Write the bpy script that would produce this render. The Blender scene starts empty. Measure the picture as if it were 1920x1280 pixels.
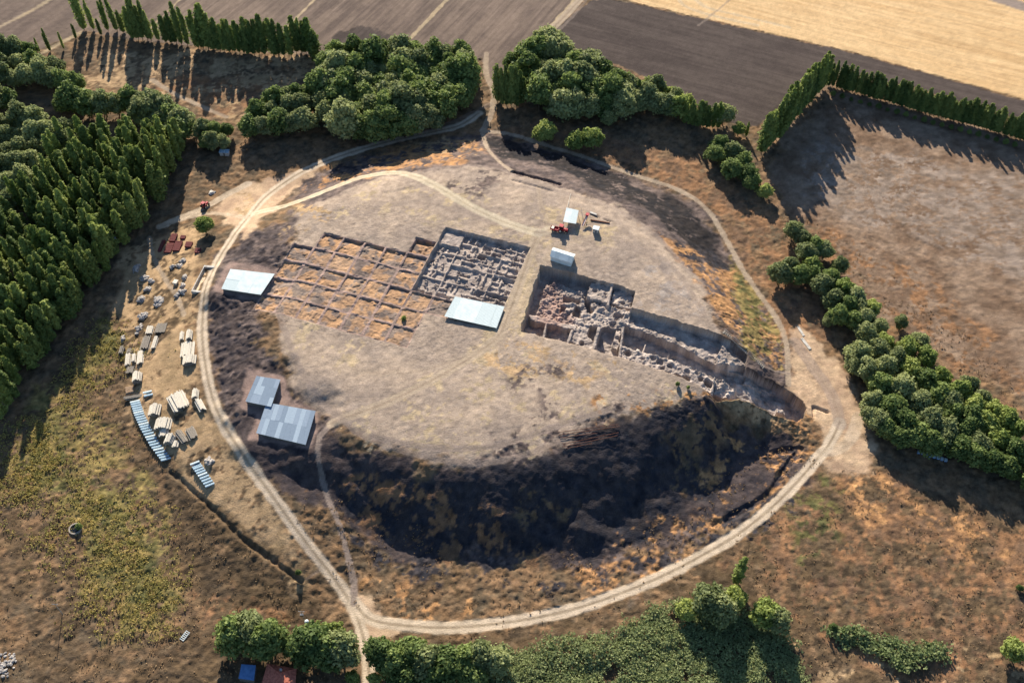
import bpy, math, random
import numpy as np
from mathutils import Vector, Matrix
R = math.radians
random.seed(7)
rng = np.random.default_rng(11)
S = bpy.context.scene
COL = S.collection
# ------------------------------------------------------------------ camera
CF, CP, CR, CH = 1902.4, 0.883425, 0.0132364, 334.6      # focal length (px of a 1920 px frame), pitch, roll, height
cam = bpy.data.cameras.new("Camera"); camo = bpy.data.objects.new("Camera", cam); COL.objects.link(camo)
cam.sensor_width = 36.0; cam.lens = CF / 1920 * 36; cam.clip_start = 1; cam.clip_end = 20000
_cp, _sp = math.cos(CP), math.sin(CP)
FW = np.array([0, _cp, -_sp]); _U = np.array([0, _sp, _cp]); _X = np.array([1., 0, 0])
RT = _X * math.cos(CR) + _U * math.sin(CR); UP = -_X * math.sin(CR) + _U * math.cos(CR)
camo.matrix_world = Matrix(((RT[0], UP[0], -FW[0], 0), (RT[1], UP[1], -FW[1], 0), (RT[2], UP[2], -FW[2], CH), (0, 0, 0, 1)))
S.camera = camo
# ------------------------------------------------------------------ sky and sun
SUN_EL, SUN_AZ = R(25), R(-10)            # azimuth from +Y, negative is to the left
w = bpy.data.worlds.new("World"); S.world = w; w.use_nodes = True
nt = w.node_tree; nt.nodes.clear()
sky = nt.nodes.new('ShaderNodeTexSky'); sky.sky_type = 'NISHITA'; sky.sun_disc = False
sky.sun_elevation = SUN_EL; sky.sun_rotation = SUN_AZ
sky.air_density = 1.0; sky.dust_density = .6; sky.ozone_density = 4.0
bg = nt.nodes.new('ShaderNodeBackground'); bg.inputs[1].default_value = 0.075
wo = nt.nodes.new('ShaderNodeOutputWorld')
nt.links.new(sky.outputs[0], bg.inputs[0]); nt.links.new(bg.outputs[0], wo.inputs[0])
sl = bpy.data.lights.new("Sun", 'SUN'); sl.energy = 5.0; sl.angle = R(0.5); sl.color = (1.0, 0.90, 0.76)
so = bpy.data.objects.new("Sun", sl); COL.objects.link(so)
sd_ = Vector((math.sin(SUN_AZ) * math.cos(SUN_EL), math.cos(SUN_AZ) * math.cos(SUN_EL), math.sin(SUN_EL)))
so.rotation_euler = sd_.to_track_quat('Z', 'Y').to_euler()
S.view_settings.view_transform = 'Standard'; S.view_settings.look = 'None'
S.view_settings.exposure = 1.0; S.view_settings.gamma = 1
# ------------------------------------------------------------------ geometry of the picture
def at(u, v, z=0.0):
    d = FW + RT * (u - 960) / CF - UP * (v - 640) / CF
    t = (z - CH) / d[2]
    return np.array([d[0] * t, d[1] * t])
def proj(x, y, z):
    d = np.stack([x, y, z - CH], -1); ww = d @ FW
    return 960 + CF * (d @ RT) / ww, 640 - CF * (d @ UP) / ww
TOP = 16.0
PHI = -0.30921454; LC, LS = math.cos(PHI), math.sin(PHI); LO = np.array([-84.253, 323.484])
def lat(x, y):
    a, b = x - LO[0], y - LO[1]
    return (LC * a + LS * b), (-LS * a + LC * b)           # metres along the excavation lattice
def unlat(i, j): return LO[0] + LC * i - LS * j, LO[1] + LS * i + LC * j
_T = rng.random((256, 256))
def vn(x, y, s=0):
    x = x + 37.3 * s; y = y + 91.7 * s
    xi = np.floor(x).astype(np.int64); yi = np.floor(y).astype(np.int64)
    fx = x - xi; fy = y - yi; fx = fx * fx * (3 - 2 * fx); fy = fy * fy * (3 - 2 * fy)
    a = _T[xi & 255, yi & 255]; b = _T[(xi + 1) & 255, yi & 255]; c = _T[xi & 255, (yi + 1) & 255]; d = _T[(xi + 1) & 255, (yi + 1) & 255]
    return (a * (1 - fx) + b * fx) * (1 - fy) + (c * (1 - fx) + d * fx) * fy
def fbm(x, y, sc, oc=4, s=0):
    o = 0; a = 1; t = 0; x = x / sc; y = y / sc
    for k in range(oc):
        xr = x * .8 - y * .6; yr = x * .6 + y * .8
        o = o + a * (vn(xr, yr, s + k * 3) * 2 - 1); t += a * .6; a *= .55; x = xr * 2.03; y = yr * 2.03
    return o / t                                              # about -1..1
def ss(a, b, x):
    t = np.clip((x - a) / (b - a), 0, 1); return t * t * (3 - 2 * t)
def sdp(X, Y, P, closed=True):
    P = np.asarray(P, float); d = np.full(X.shape, 1e18); ins = np.zeros(X.shape, bool)
    n = len(P)
    for k in range(n if closed else n - 1):
        a = P[k]; b = P[(k + 1) % n]; e = b - a; L = e @ e + 1e-9
        t = np.clip(((X - a[0]) * e[0] + (Y - a[1]) * e[1]) / L, 0, 1)
        d = np.minimum(d, (X - a[0] - t * e[0])**2 + (Y - a[1] - t * e[1])**2)
        if closed and a[1] != b[1]:
            ins ^= ((a[1] > Y) != (b[1] > Y)) & (X < (b[0] - a[0]) * (Y - a[1]) / (b[1] - a[1]) + a[0])
    d = np.sqrt(d)
    return np.where(ins, d, -d) if closed else d
def px(P, z=0.0): return np.array([at(u, v, z) for u, v in P])
FOOT = px([(905,247),(1010,270),(1130,307),(1250,352),(1322,400),(1362,480),(1425,570),(1468,650),(1500,730),(1548,800),(1530,835),(1450,838),(1385,860),(1330,920),(1245,995),(1130,1046),(960,1060),(800,1042),(690,1004),(600,940),(520,890),(440,836),(392,740),(386,600),(418,495),(468,420),(550,350),(640,305),(760,272)])
TOPP = px([(880,335),(1000,345),(1130,385),(1220,440),(1290,520),(1330,590),(1350,650),(1352,700),(1312,744),(1230,762),(1130,788),(1040,835),(940,862),(850,862),(740,838),(640,792),(580,738),(545,655),(520,575),(545,462),(600,400),(700,358),(790,338)], TOP)
YARD = px([(490,400),(420,420),(350,500),(310,620),(305,740),(350,840),(430,925),(480,970),(550,1015),(600,950),(590,850),(600,700),(600,480)], 8)
# levelled terraces under the sheds: centre, radius, height
def h0(X, Y):
    df = sdp(X, Y, FOOT); df = df + 4.5 * fbm(X, Y, 15, 3, 9) * ss(3, 10, df) * ss(300, 260, Y); dt = sdp(X, Y, TOPP)
    t = np.clip(df, 0, None) / (np.clip(df, 0, None) + np.clip(-dt, 0, None) + 1e-6)
    t = np.where(dt > 0, 1, t)
    h = TOP * (.3 * t + .7 * ss(0, 1, t)) - 1.3 * np.exp(-np.abs(np.clip(dt, 0, 50)) / 9) * ss(.5, 1, t)
    pl = 10 * ss(-32, 24, sdp(X, Y, YARD)); h = pl + (TOP - pl) * h / TOP
    return h + .5 * fbm(X, Y, 45, 2, 5) * ss(0, 3, dt)
def gat(u, v, dz=0.0):
    z = 8.0
    for _ in range(14):
        p = at(u, v, z + dz); z = .5 * z + .5 * float(h0(p[:1], p[1:])[0])
    return np.array([p[0], p[1], z])
def gp(P): return np.array([gat(u, v)[:2] for u, v in P])
def lin(c):
    c = np.array(c, float) / 255; return np.where(c < .04045, c / 12.92, ((c + .055) / 1.055)**2.4)
# ------------------------------------------------------------------ excavation pits: depth below the mound surface
BC = {}
for j in range(-5, 0):
    for i in range(-1, 6): BC[(i, j)] = random.choice([.5, .6, .7, .9])
for k, d in {(0,-1):1.2,(1,-1):1.5,(2,-1):1.6,(3,-1):1.4,(4,-1):1.3,(-1,-2):1.2,(0,-2):.8,(1,-2):.7,(0,-3):.9,(2,-3):1.0,(-1,-4):.9,(1,-5):.9,(4,0):2.6,(4,-3):1.1,(6,-3):.9,(5,-3):.9,(6,-4):.3}.items(): BC[k] = d
for k in ((-1,-1),(5,-1),(5,-2),(6,-4)): BC.pop(k, None)
BC[(5,-3)] = 1.0
# ruined rooms of the large grey excavation: walls as segments in block metres (origin lattice 5,-2; 40 x 40)
WS = []; HOLES = []
r2 = random.Random(5)
def rooms(x0, y0, x1, y1, k):
    if k == 0 or (x1 - x0 < 4 and y1 - y0 < 4): return
    if (x1 - x0) > (y1 - y0): 
        m = x0 + (x1 - x0) * r2.uniform(.35, .65); g = r2.uniform(y0, y1)
        for a, b in ((y0, g - .6), (g + .6, y1)):
            if b - a > .8 and r2.random() < .85: WS.append((m + r2.uniform(-.5, .5), a, m + r2.uniform(-.5, .5), b, r2.uniform(.3, .5), r2.uniform(.5, 1.15)))
        rooms(x0, y0, m, y1, k - 1); rooms(m, y0, x1, y1, k - 1)
    else:
        m = y0 + (y1 - y0) * r2.uniform(.35, .65); g = r2.uniform(x0, x1)
        for a, b in ((x0, g - .6), (g + .6, x1)):
            if b - a > .8 and r2.random() < .85: WS.append((a, m + r2.uniform(-.5, .5), b, m + r2.uniform(-.5, .5), r2.uniform(.3, .5), r2.uniform(.5, 1.15)))
        rooms(x0, y0, x1, m, k - 1); rooms(x0, m, x1, y1, k - 1)
CL = {}
for a in range(4):
    for b in range(4):
        CL[(a, b)] = r2.uniform(1.7, 2.3)
        if (a, b) != (0, 3): rooms(a * 10 + .3, b * 10 + .3, a * 10 + 9.7, b * 10 + 9.7, 3)
        if a < 3 and r2.random() < .55: WS.append((a * 10 + 10, b * 10, a * 10 + 10, b * 10 + 10, .4, r2.uniform(.5, 1.1)))
        if b < 3 and r2.random() < .8: WS.append((a * 10, b * 10 + 10, a * 10 + 10, b * 10 + 10, .4, r2.uniform(.7, 1.2)))
CL[(0, 3)] = 1.3; CL[(3, 0)] = 2.6; CL[(1,3)] = 2.7; CL[(2,3)] = 2.5
for u, v, rx, ry, dd in ((902,486,1.8,1.4,1.3),(914,467,1.8,1.5,1.1),(942,466,1.4,1.5,1.0),(811,490,.8,.8,1.6),(830,485,.5,.5,1.0),(841,475,.4,.4,1.0),(929,557,1.0,.8,1.1),(938,563,.8,.7,1.1),(876,540,.7,.6,.9),(948,532,.7,.6,.9),(970,488,1.3,1.,.9),(866,516,2.2,.9,.7),(878,487,1.2,1.5,.5),(883,453,.5,.4,1.0),(965,498,1.5,.9,.8),(895,553,1.6,1.0,.8)):
    p = at(u, v, 13.8); a, b = lat(p[0], p[1]); HOLES.append((a - 50, b + 20, rx, ry, dd))
# the deep trench: polygons (photo outline, height of the rim they are seen at, depth, roughness, key)
def zp(P, dz): return gp(P) if dz == 0 else np.array([gat(u, v, -dz)[:2] for u, v in P])
RIM = gp([(1014,499),(1040,502),(1075,512),(1130,527),(1160,535),(1191,546),(1184,576),(1230,590),(1300,610),(1352,628),(1404,658),(1399,688),(1445,712),(1480,733),(1506,752),(1514,766),(1511,782),(1494,790),(1440,770),(1385,748),(1345,752),(1310,722),(1240,694),(1165,671),(1062,641),(976,621),(986,585),(1000,540)])
DT = [
 (zp([(1034,506),(1130,530),(1097,560),(1025,545)],4), 6.2, .15, 'sunken_floor'),
 (zp([(1024,534),(1050,532),(1092,548),(1112,578),(1106,612),(1078,624),(1040,612),(1003,602),(1010,572)],3.4), 3.4, 1.1, 'rubble_mass'),
 (zp([(1106,566),(1130,570),(1190,585),(1176,625),(1120,628),(1076,626),(1088,600)],3.0), 3.0, .9, 'rubble_mass'),
 (zp([(1108,529),(1148,537),(1141,570),(1097,560)],2.0), 2.0, .5, 'excavated_square'),
 (zp([(1150,540),(1190,550),(1183,580),(1143,571)],3.0), 2.9, .7, 'excavated_square'),
 (zp([(1146,528),(1152,530),(1143,573),(1137,571)],.6), .7, .1, 'baulk'),
 (zp([(1057,556),(1088,561),(1086,571),(1056,567)],3.4), 5.6, .2, 'sunken_floor'),
 (zp([(1076,572),(1088,575),(1090,598),(1074,595)],3.4), 6.2, .2, 'sunken_floor'),
 (zp([(1094,560),(1104,562),(1112,586),(1100,590)],3.2), 6.8, .2, 'sunken_floor'),
 (zp([(1052,574),(1064,576),(1060,590),(1050,588)],3.4), 5.0, .2, 'sunken_floor'),
 (zp([(985,608),(1022,606),(1019,634),(978,622)],2.5), 5.2, .5, 'excavated_square'),
 (zp([(1026,605),(1071,618),(1062,644),(1021,634)],2.5), 5.0, .5, 'excavated_square'),
 (zp([(1074,617),(1122,612),(1112,657),(1063,643)],2.5), 2.5, .5, 'excavated_square'),
 (zp([(1106,612),(1121,611),(1113,640),(1102,631)],2.5), 6.0, .2, 'sunken_floor'),
 (zp([(1127,612),(1168,618),(1160,652),(1115,650)],2.5), 5.6, .3, 'excavated_square'),
 (zp([(1155,618),(1168,618),(1158,655),(1146,650)],2.5), 3.2, .6, 'rubble_mass'),
 (zp([(992,592),(1000,590),(1080,612),(1080,621),(998,602)],2.2), 1.9, .3, 'ruin_wall'),
 (zp([(1022,603),(1028,604),(1022,635),(1015,634)],1.2), 1.4, .2, 'baulk'),
 (zp([(1070,615),(1077,617),(1067,647),(1060,645)],1.2), 1.4, .2, 'baulk'),
 (zp([(1120,610),(1128,612),(1115,659),(1108,658)],.6), 1.0, .2, 'baulk'),
 (zp([(1184,576),(1300,610),(1352,628),(1404,658),(1399,690),(1345,684),(1260,655),(1176,622)],3.5), 4.4, .3, 'trench_terrace'),
 (zp([(1180,606),(1205,606),(1225,622),(1245,627),(1268,632),(1270,642),(1285,650),(1305,655),(1303,666),(1260,650),(1174,620)],3.6), 3.5, .55, 'trench_terrace'),
 (zp([(1354,641),(1362,650),(1372,666),(1398,682),(1398,690),(1345,684),(1346,660)],2.4), 2.2, .6, 'trench_terrace'),
 (zp([(1371,650),(1402,660),(1398,682),(1378,668)],3.4), 5.2, .3, 'sunken_floor'),
 (zp([(1172,612),(1260,645),(1350,690),(1400,704),(1390,722),(1344,712),(1262,676),(1215,661),(1166,648)],4.4), 7.6, .3, 'sunken_floor'),
 (zp([(1163,646),(1215,660),(1262,675),(1342,711),(1334,742),(1240,698),(1158,675)],1.8), 1.7, .6, 'trench_terrace'),
 (zp([(1166,613),(1172,614),(1164,675),(1158,673)],1.0), 1.1, .4, 'baulk'),
 (zp([(1209,640),(1214,641),(1206,664),(1202,662)],4), 5.4, .2, 'baulk'),
 (zp([(1253,656),(1258,658),(1254,676),(1249,674)],5), 6.2, .2, 'baulk'),
 (zp([(1342,706),(1384,728),(1376,756),(1336,738)],2), 2.8, 1.0, 'rubble_mass'),
 (zp([(1338,704),(1343,706),(1337,742),(1331,740)],.8), .9, .2, 'baulk'),
 (zp([(1372,706),(1445,735),(1440,762),(1392,738),(1368,724)],3.0), 6.6, .2, 'sunken_floor'),
 (zp([(1430,722),(1480,742),(1472,776),(1432,760)],2.5), 6.2, .2, 'sunken_floor'),
 (zp([(1478,736),(1512,762),(1508,784),(1492,788),(1472,778)],2.5), 6.8, .15, 'sunken_floor'),
 (zp([(1462,765),(1470,762),(1475,779),(1452,770)],1.5), 1.8, .6, 'rubble_mass'),
]
DH = [(gat(u, v, -2)[:2], r, d) for u, v, r, d in ((1091,643,1.2,1.5),(1177,662,1.6,2.2),(1225,672,1.3,1.2),(1238,679,1.6,1.2),(1242,692,1.0,.9),(1270,707,1.6,2.4),(1284,711,1.8,2.6),(1300,692,1.0,1.0),(1314,711,1.3,1.6),(1328,719,2.0,3.2),(1255,688,1.2,1.2),(1288,697,1.2,1.),(1308,700,1.,1.1),(1205,674,1.,.9),(1190,655,.9,1.),(1115,545,1.2,1.2),(1135,552,.9,.7),(1168,566,1.0,1.1),(1160,590,2.2,1.4),(1150,606,1.5,1.2),(1268,656,1.0,.9))]
DH += [(gat(1331, 676, -4)[:2], 2.6, .35)]
def deep(X, Y):
    """depth, key index, roughness of the deep trench"""
    rim = sdp(X, Y, RIM) + .45 * fbm(X, Y, 3.5, 3, 2)
    D = np.full(X.shape, 5.6); K = np.full(X.shape, 1); Ro = np.full(X.shape, .4)
    for n, (P, d, ro, key) in enumerate(DT):
        amp = .15 if key == 'baulk' else .5
        s = sdp(X, Y, P) + amp * fbm(X, Y, 2.2, 3, n + 3)
        m = ss(-.05, .3, s); D = D * (1 - m) + d * m; K = np.where(m > .5, n + 2, K); Ro = Ro * (1 - m) + ro * m
    for c, r, d in DH:
        q = np.hypot(X - c[0], Y - c[1]) / r + .2 * fbm(X, Y, 1.5, 2, 8)
        D = D + d * (1 - ss(.75, 1.05, q))
    lump = np.abs(fbm(X, Y, 3.6, 4, 6)) * 1.2 + .4 * np.abs(fbm(X, Y, 1.1, 3, 9))
    D = D - Ro * (lump * 1.1 - .35) + .06 * fbm(X, Y, .8, 2, 4)
    m = ss(0, .5, rim)
    return D * m, np.where(rim > .2, K, 0), m
def pits(X, Y):
    """depth, key (0 surface), tone index (1 brown square, 2 grey ruins, 3 deep)"""
    D = np.zeros(X.shape); K = np.zeros(X.shape, int); Tn = np.zeros(X.shape, int)
    a, b = lat(X, Y); wa = a + .12 * fbm(X, Y, 3, 2, 1); wb = b + .12 * fbm(X, Y, 3, 2, 7)
    i = np.floor(wa / 10).astype(int); j = np.floor(wb / 10).astype(int)
    e = np.minimum(np.minimum(wa - i * 10, 10 - wa + i * 10), np.minimum(wb - j * 10, 10 - wb + j * 10))
    near = (a > -20) & (a < 72) & (b > -55) & (b < 15)
    if near.any():
        for (ci, cj), d in BC.items():
            m = (i == ci) & (j == cj)
            if m.any():
                t = ss(.4, .8, e[m]) ; x, y = X[m], Y[m]
                nth = ss(5.5, 9.3, (wb[m] - cj * 10))
                fl = d * (.4 + .45 * nth) - .45 * ss(.1, .8, fbm(x, y, 3.6, 3, ci + 7)) - .12 * fbm(x, y, 1.1, 3, 2)
                bd = .38 * ss(.0, .5, fbm(x, y, 5, 3, 44)); D[m] = np.maximum(np.maximum(fl, .1) * t, bd); K[m] = np.where(e[m] > .6, 100 + (ci + 2) * 20 + (cj + 7), 5); Tn[m] = np.where(e[m] > .6, 1, 4)
    bx, by = a - 50, b + 20
    g = (bx > -.2) & (bx < 40.2) & (by > -.2) & (by < 40.2)
    if g.any():
        x, y = bx[g] + .16 * fbm(X[g], Y[g], 4, 2, 3), by[g] + .16 * fbm(X[g], Y[g], 4, 2, 4)
        ci = np.clip(np.floor(x / 10).astype(int), 0, 3); cj = np.clip(np.floor(y / 10).astype(int), 0, 3)
        lv = np.array([[CL[(p, q)] for q in range(4)] for p in range(4)])[ci, cj]
        wh = np.zeros(x.shape)
        for x0, y0, x1, y1, th, hh in WS:
            ex, ey = x1 - x0, y1 - y0; L = ex * ex + ey * ey + 1e-6
            t = np.clip(((x - x0) * ex + (y - y0) * ey) / L, 0, 1)
            dd = np.hypot(x - x0 - t * ex, y - y0 - t * ey)
            wh = np.maximum(wh, hh * (1 - ss(th * .9, th * 1.35, dd)) * (.88 + .15 * np.sin(t * 9 + x0)))
        dd = lv - wh - .25 * ss(-.1, .9, fbm(x, y, 3.2, 3, 5)) - .07 * fbm(x, y, .9, 3, 2)
        for hx, hy, rx, ry, hd in HOLES:
            q = np.maximum(np.abs(x - hx) / rx, np.abs(y - hy) / ry); dd = dd + hd * (1 - ss(.85, 1.1, q))
        rim = np.minimum(np.minimum(x, 40 - x), np.minimum(y, 40 - y))
        D[g] = np.clip(dd, .3, 5) * ss(.0, .45, rim)
        K[g] = np.where(rim > .3, 500 + ci * 10 + cj, np.where(rim > 0, 5, 0)); K[g] = np.where((wh > .3) & (rim > .3), 600, K[g]); Tn[g] = np.where(rim > 0, 2, 0)
    q = (X > -5) & (X < 135) & (Y > 205) & (Y < 318)
    if q.any():
        d, k, m = deep(X[q], Y[q]); a_ = D[q]; a_ = np.where(m > 0, d, a_); D[q] = a_
        K[q] = np.where(k > 0, 1000 + k, K[q]); Tn[q] = np.where(k > 0, 3, Tn[q])
    return D, K, Tn
# small ditches and levelled pads
DITCH = [(gp([(962,322),(1000,332),(1050,345)]), .9, 1.6), (gp([(962,338),(990,346),(1035,358)]), .8, .5), (gp([(320,885),(390,945),(455,1010),(510,1050),(565,1090)]), .9, .9),
         (gp([(1322,745),(1345,770),(1388,812)]), .9, -.8), (gp([(1525,780),(1525,762),(1552,772)]), .5, .9), (gp([(1104,400),(1145,416)]), .35, .5),
         (gp([(1405,770),(1440,850),(1500,840),(1440,930),(1340,985)]), 1.4, .8), (gp([(1690,435),(1800,490),(1915,570)]), 1.4, .18), (gp([(690,995),(800,1045),(920,1075),(1080,1060),(1200,1020),(1330,960)]), 2.2, .15)]
PADS = []
def pad(u0, v0, u1, v1, u2, v2, u3, v3, dz, up=0, grow=1.0):
    P = np.array([gat(u, v, dz)[:2] for u, v in ((u0, v0), (u1, v1), (u2, v2), (u3, v3))]); c = P.mean(0)
    z = float(h0(c[:1], c[1:])[0]) + up; P = np.array([at(u, v, z + dz) for u, v in ((u0, v0), (u1, v1), (u2, v2), (u3, v3))]); PADS.append((P, z, grow)); return P, z
SHED_A = pad(432,504,515,513,489,553,415,542, 1.5, .2)
SHED_C = pad(481,705,526,712,508,762,460,752, 1.9, .2)
SHED_D = pad(500,755,592,771,573,833,480,811, 1.9, .1)
# ------------------------------------------------------------------ roads
def smooth(P, n=6):
    P = np.asarray(P, float); out = []
    for k in range(len(P) - 1):
        p0, p1, p2, p3 = P[max(k - 1, 0)], P[k], P[k + 1], P[min(k + 2, len(P) - 1)]
        for t in np.arange(n) / n: out.append(.5 * (2 * p1 + (p2 - p0) * t + (2 * p0 - 5 * p1 + 4 * p2 - p3) * t**2 + (3 * p1 - p0 - 3 * p2 + p3) * t**3))
    return np.array(out + [P[-1]])
RC = dict(road=(lin((226,205,178)), lin((150,132,108))), pale=(lin((226,210,180)), lin((196,178,150))), path=(lin((196,176,152)), lin((170,150,128))), dim=(lin((165,148,136)), lin((150,135,122))))
ROADS = [  # (line, half width, kind, twin tracks, strength)
 ([(692,1300),(690,1230),(680,1190),(662,1138),(625,1082),(560,998),(500,915),(445,838),(405,765),(386,690),(379,615),(388,545),(408,490),(436,445),(470,402),(495,372),(530,345),(575,318),(640,292),(720,268),(800,250),(860,236),(898,212)], 2.3, 'road', True, 1),
 ([(664,1128),(690,1158),(740,1170),(830,1176),(920,1170),(1000,1158),(1080,1140),(1160,1113),(1240,1080),(1310,1044),(1380,1003),(1440,957),(1490,908),(1530,862),(1556,830),(1575,790)], 2.4, 'road', True, 1),
 ([(662,1132),(664,1095),(655,1055),(636,985),(612,925),(598,865),(600,820),(622,790)], 1.1, 'dim', False, .85),
 ([(622,790),(690,768),(760,738),(850,690),(930,635),(955,585),(975,530),(992,480),(1008,440)], 2.1, 'path', True, .9),
 ([(478,400),(540,384),(600,362),(660,338),(720,325),(762,326),(815,348),(880,386),(950,418),(1010,436),(1030,430)], 2.4, 'pale', True, .8),
 ([(905,244),(912,275),(935,302),(958,320)], 1.1, 'path', False, .8),
 ([(905,246),(960,252),(1010,268),(1100,296),(1180,325),(1270,355),(1325,392),(1362,450),(1395,510),(1430,560),(1460,605),(1475,650),(1478,720)], 1.3, 'path', False, .85),
 ([(905,246),(922,210),(925,170),(912,140),(912,100)], 1.6, 'path', False, .8),
 ([(700,238),(800,245),(880,215),(920,195)], 1.5, 'dim', True, .35),
 ([(1010,75),(1045,45),(1095,-8)], 2.4, 'path', True, .9),
 ([(300,425),(340,408),(385,388),(430,362),(465,345)], 2.0, 'road', False, .9),
 ([(330,415),(385,400),(430,403),(468,408)], 1.4, 'road', False, .6),
 ([(280,445),(287,480),(305,515),(330,553),(345,590)], 1.0, 'path', False, .7),
 ([(285,150),(320,172),(370,196),(425,220)], 1.3, 'path', False, .8),
 ([(520,580),(545,650),(580,720),(640,785),(700,825),(800,856),(900,868),(990,850),(1060,820)], 1.4, 'dim', False, .6),
 ([(1010,436),(1060,445),(1140,450),(1220,480),(1270,540)], 2.0, 'dim', True, .5),
 ([(770,325),(850,312),(930,316),(1000,345),(1090,370),(1170,400),(1240,450),(1290,510)], 1.2, 'dim', False, .5),
 ([(1440,690),(1480,700)], .6, 'dim', False, .6),
 ([(1110,445),(1050,462),(1012,500),(985,560),(962,612)], 1.5, 'path', True, .45), ([(690,400),(760,380),(850,390),(930,420)], 1.5, 'dim', True, .4), ([(640,690),(760,700),(880,665),(950,625)], 1.5, 'path', True, .35), ([(950,640),(1050,680),(1160,710),(1260,740)], 1.5, 'dim', True, .4),
 ([(700,820),(820,840),(930,835),(1040,800),(1150,765)], 1.4, 'dim', True, .75), ([(1150,400),(1190,450),(1260,500),(1320,590)], 1.4, 'dim', True, .4), ([(1010,350),(1015,390),(1030,420)], 1.2, 'path', True, .5),
 ([(1270,-5),(1285,12),(1330,28),(1420,48)], 1.2, 'pale', True, .5), ([(1300,-5),(1325,14),(1380,28),(1480,52)], 1.2, 'pale', True, .5), ([(1100,0),(1075,30),(1045,60)], 1.0, 'dim', True, .5), ([(60,10),(20,40),(-20,60)], 1.0, 'dim', True, .3),
 ([(1575,795),(1560,740),(1525,690),(1490,640)], 2.6, 'dim', True, .55), ([(1540,850),(1590,830),(1610,780)], 2.4, 'road', False, .6),
 ([(1860,-6),(1930,16)], 5, 'dim', False, 1),
 ([(1310,48),(1345,20),(1380,-10)], .8, 'dim', True, .5),
 ([(560,1010),(600,1060),(575,1085)], .5, 'dim', False, .3),
]
ROADS = [(smooth(gp(P), 5), hw, k, tw, st) for P, hw, k, tw, st in ROADS]
# ------------------------------------------------------------------ painted kinds of ground (albedo only)
def L(c, f=.74): return lin(c) * f
G = dict(
 taupe=(L((192,171,150)), L((168,151,136)), 12), straw=(L((210,186,150)), L((188,168,138)), 5), burnt=(L((66,61,64)), L((98,86,82)), 3),
 burntmid=(L((128,112,104)), L((92,82,80)), 3), orange=(L((206,156,106)), L((160,122,88)), 3), brown=(L((148,118,88)), L((108,94,76)), 4), rust=(L((162,122,88)), L((122,98,78)), 4),
 tan=(L((205,172,132)), L((175,148,112)), 5), fieldA=(L((142,124,110)), L((114,99,90)), 20), dark=(L((98,87,81)), L((82,72,68)), 20), stub=(L((236,200,150)), L((218,180,130)), 25),
 fieldR=(L((160,136,114)), L((130,106,86)), 7), greyR=(L((170,152,136)), L((142,124,108)), 4), olive=(L((122,114,70)), L((94,94,62)), 5), yellow=(L((168,144,92)), L((132,120,76)), 5),
 umber=(L((116,96,72)), L((92,78,62)), 4), pink=(L((190,154,138)), L((162,134,124)), 3), grey=(L((182,168,156)), L((150,138,130)), 3), cream=(L((230,212,185)), L((200,180,150)), 3), char=(L((54,55,62)), L((78,72,72)), 2.5))
def mixc(k, x, y, s=1):
    a, b, sc = G[k]; t = np.clip(.5 + .75 * fbm(x, y, sc, 4, s), 0, 1)[:, None]; return a * (1 - t) + b * t
def edge_dir(p, q): a, b = at(*p), at(*q); return math.atan2(b[1] - a[1], b[0] - a[0])
AD = edge_dir((770, 70), (840, 0)); AS = edge_dir((1330, 38), (1920, 182))
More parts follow.
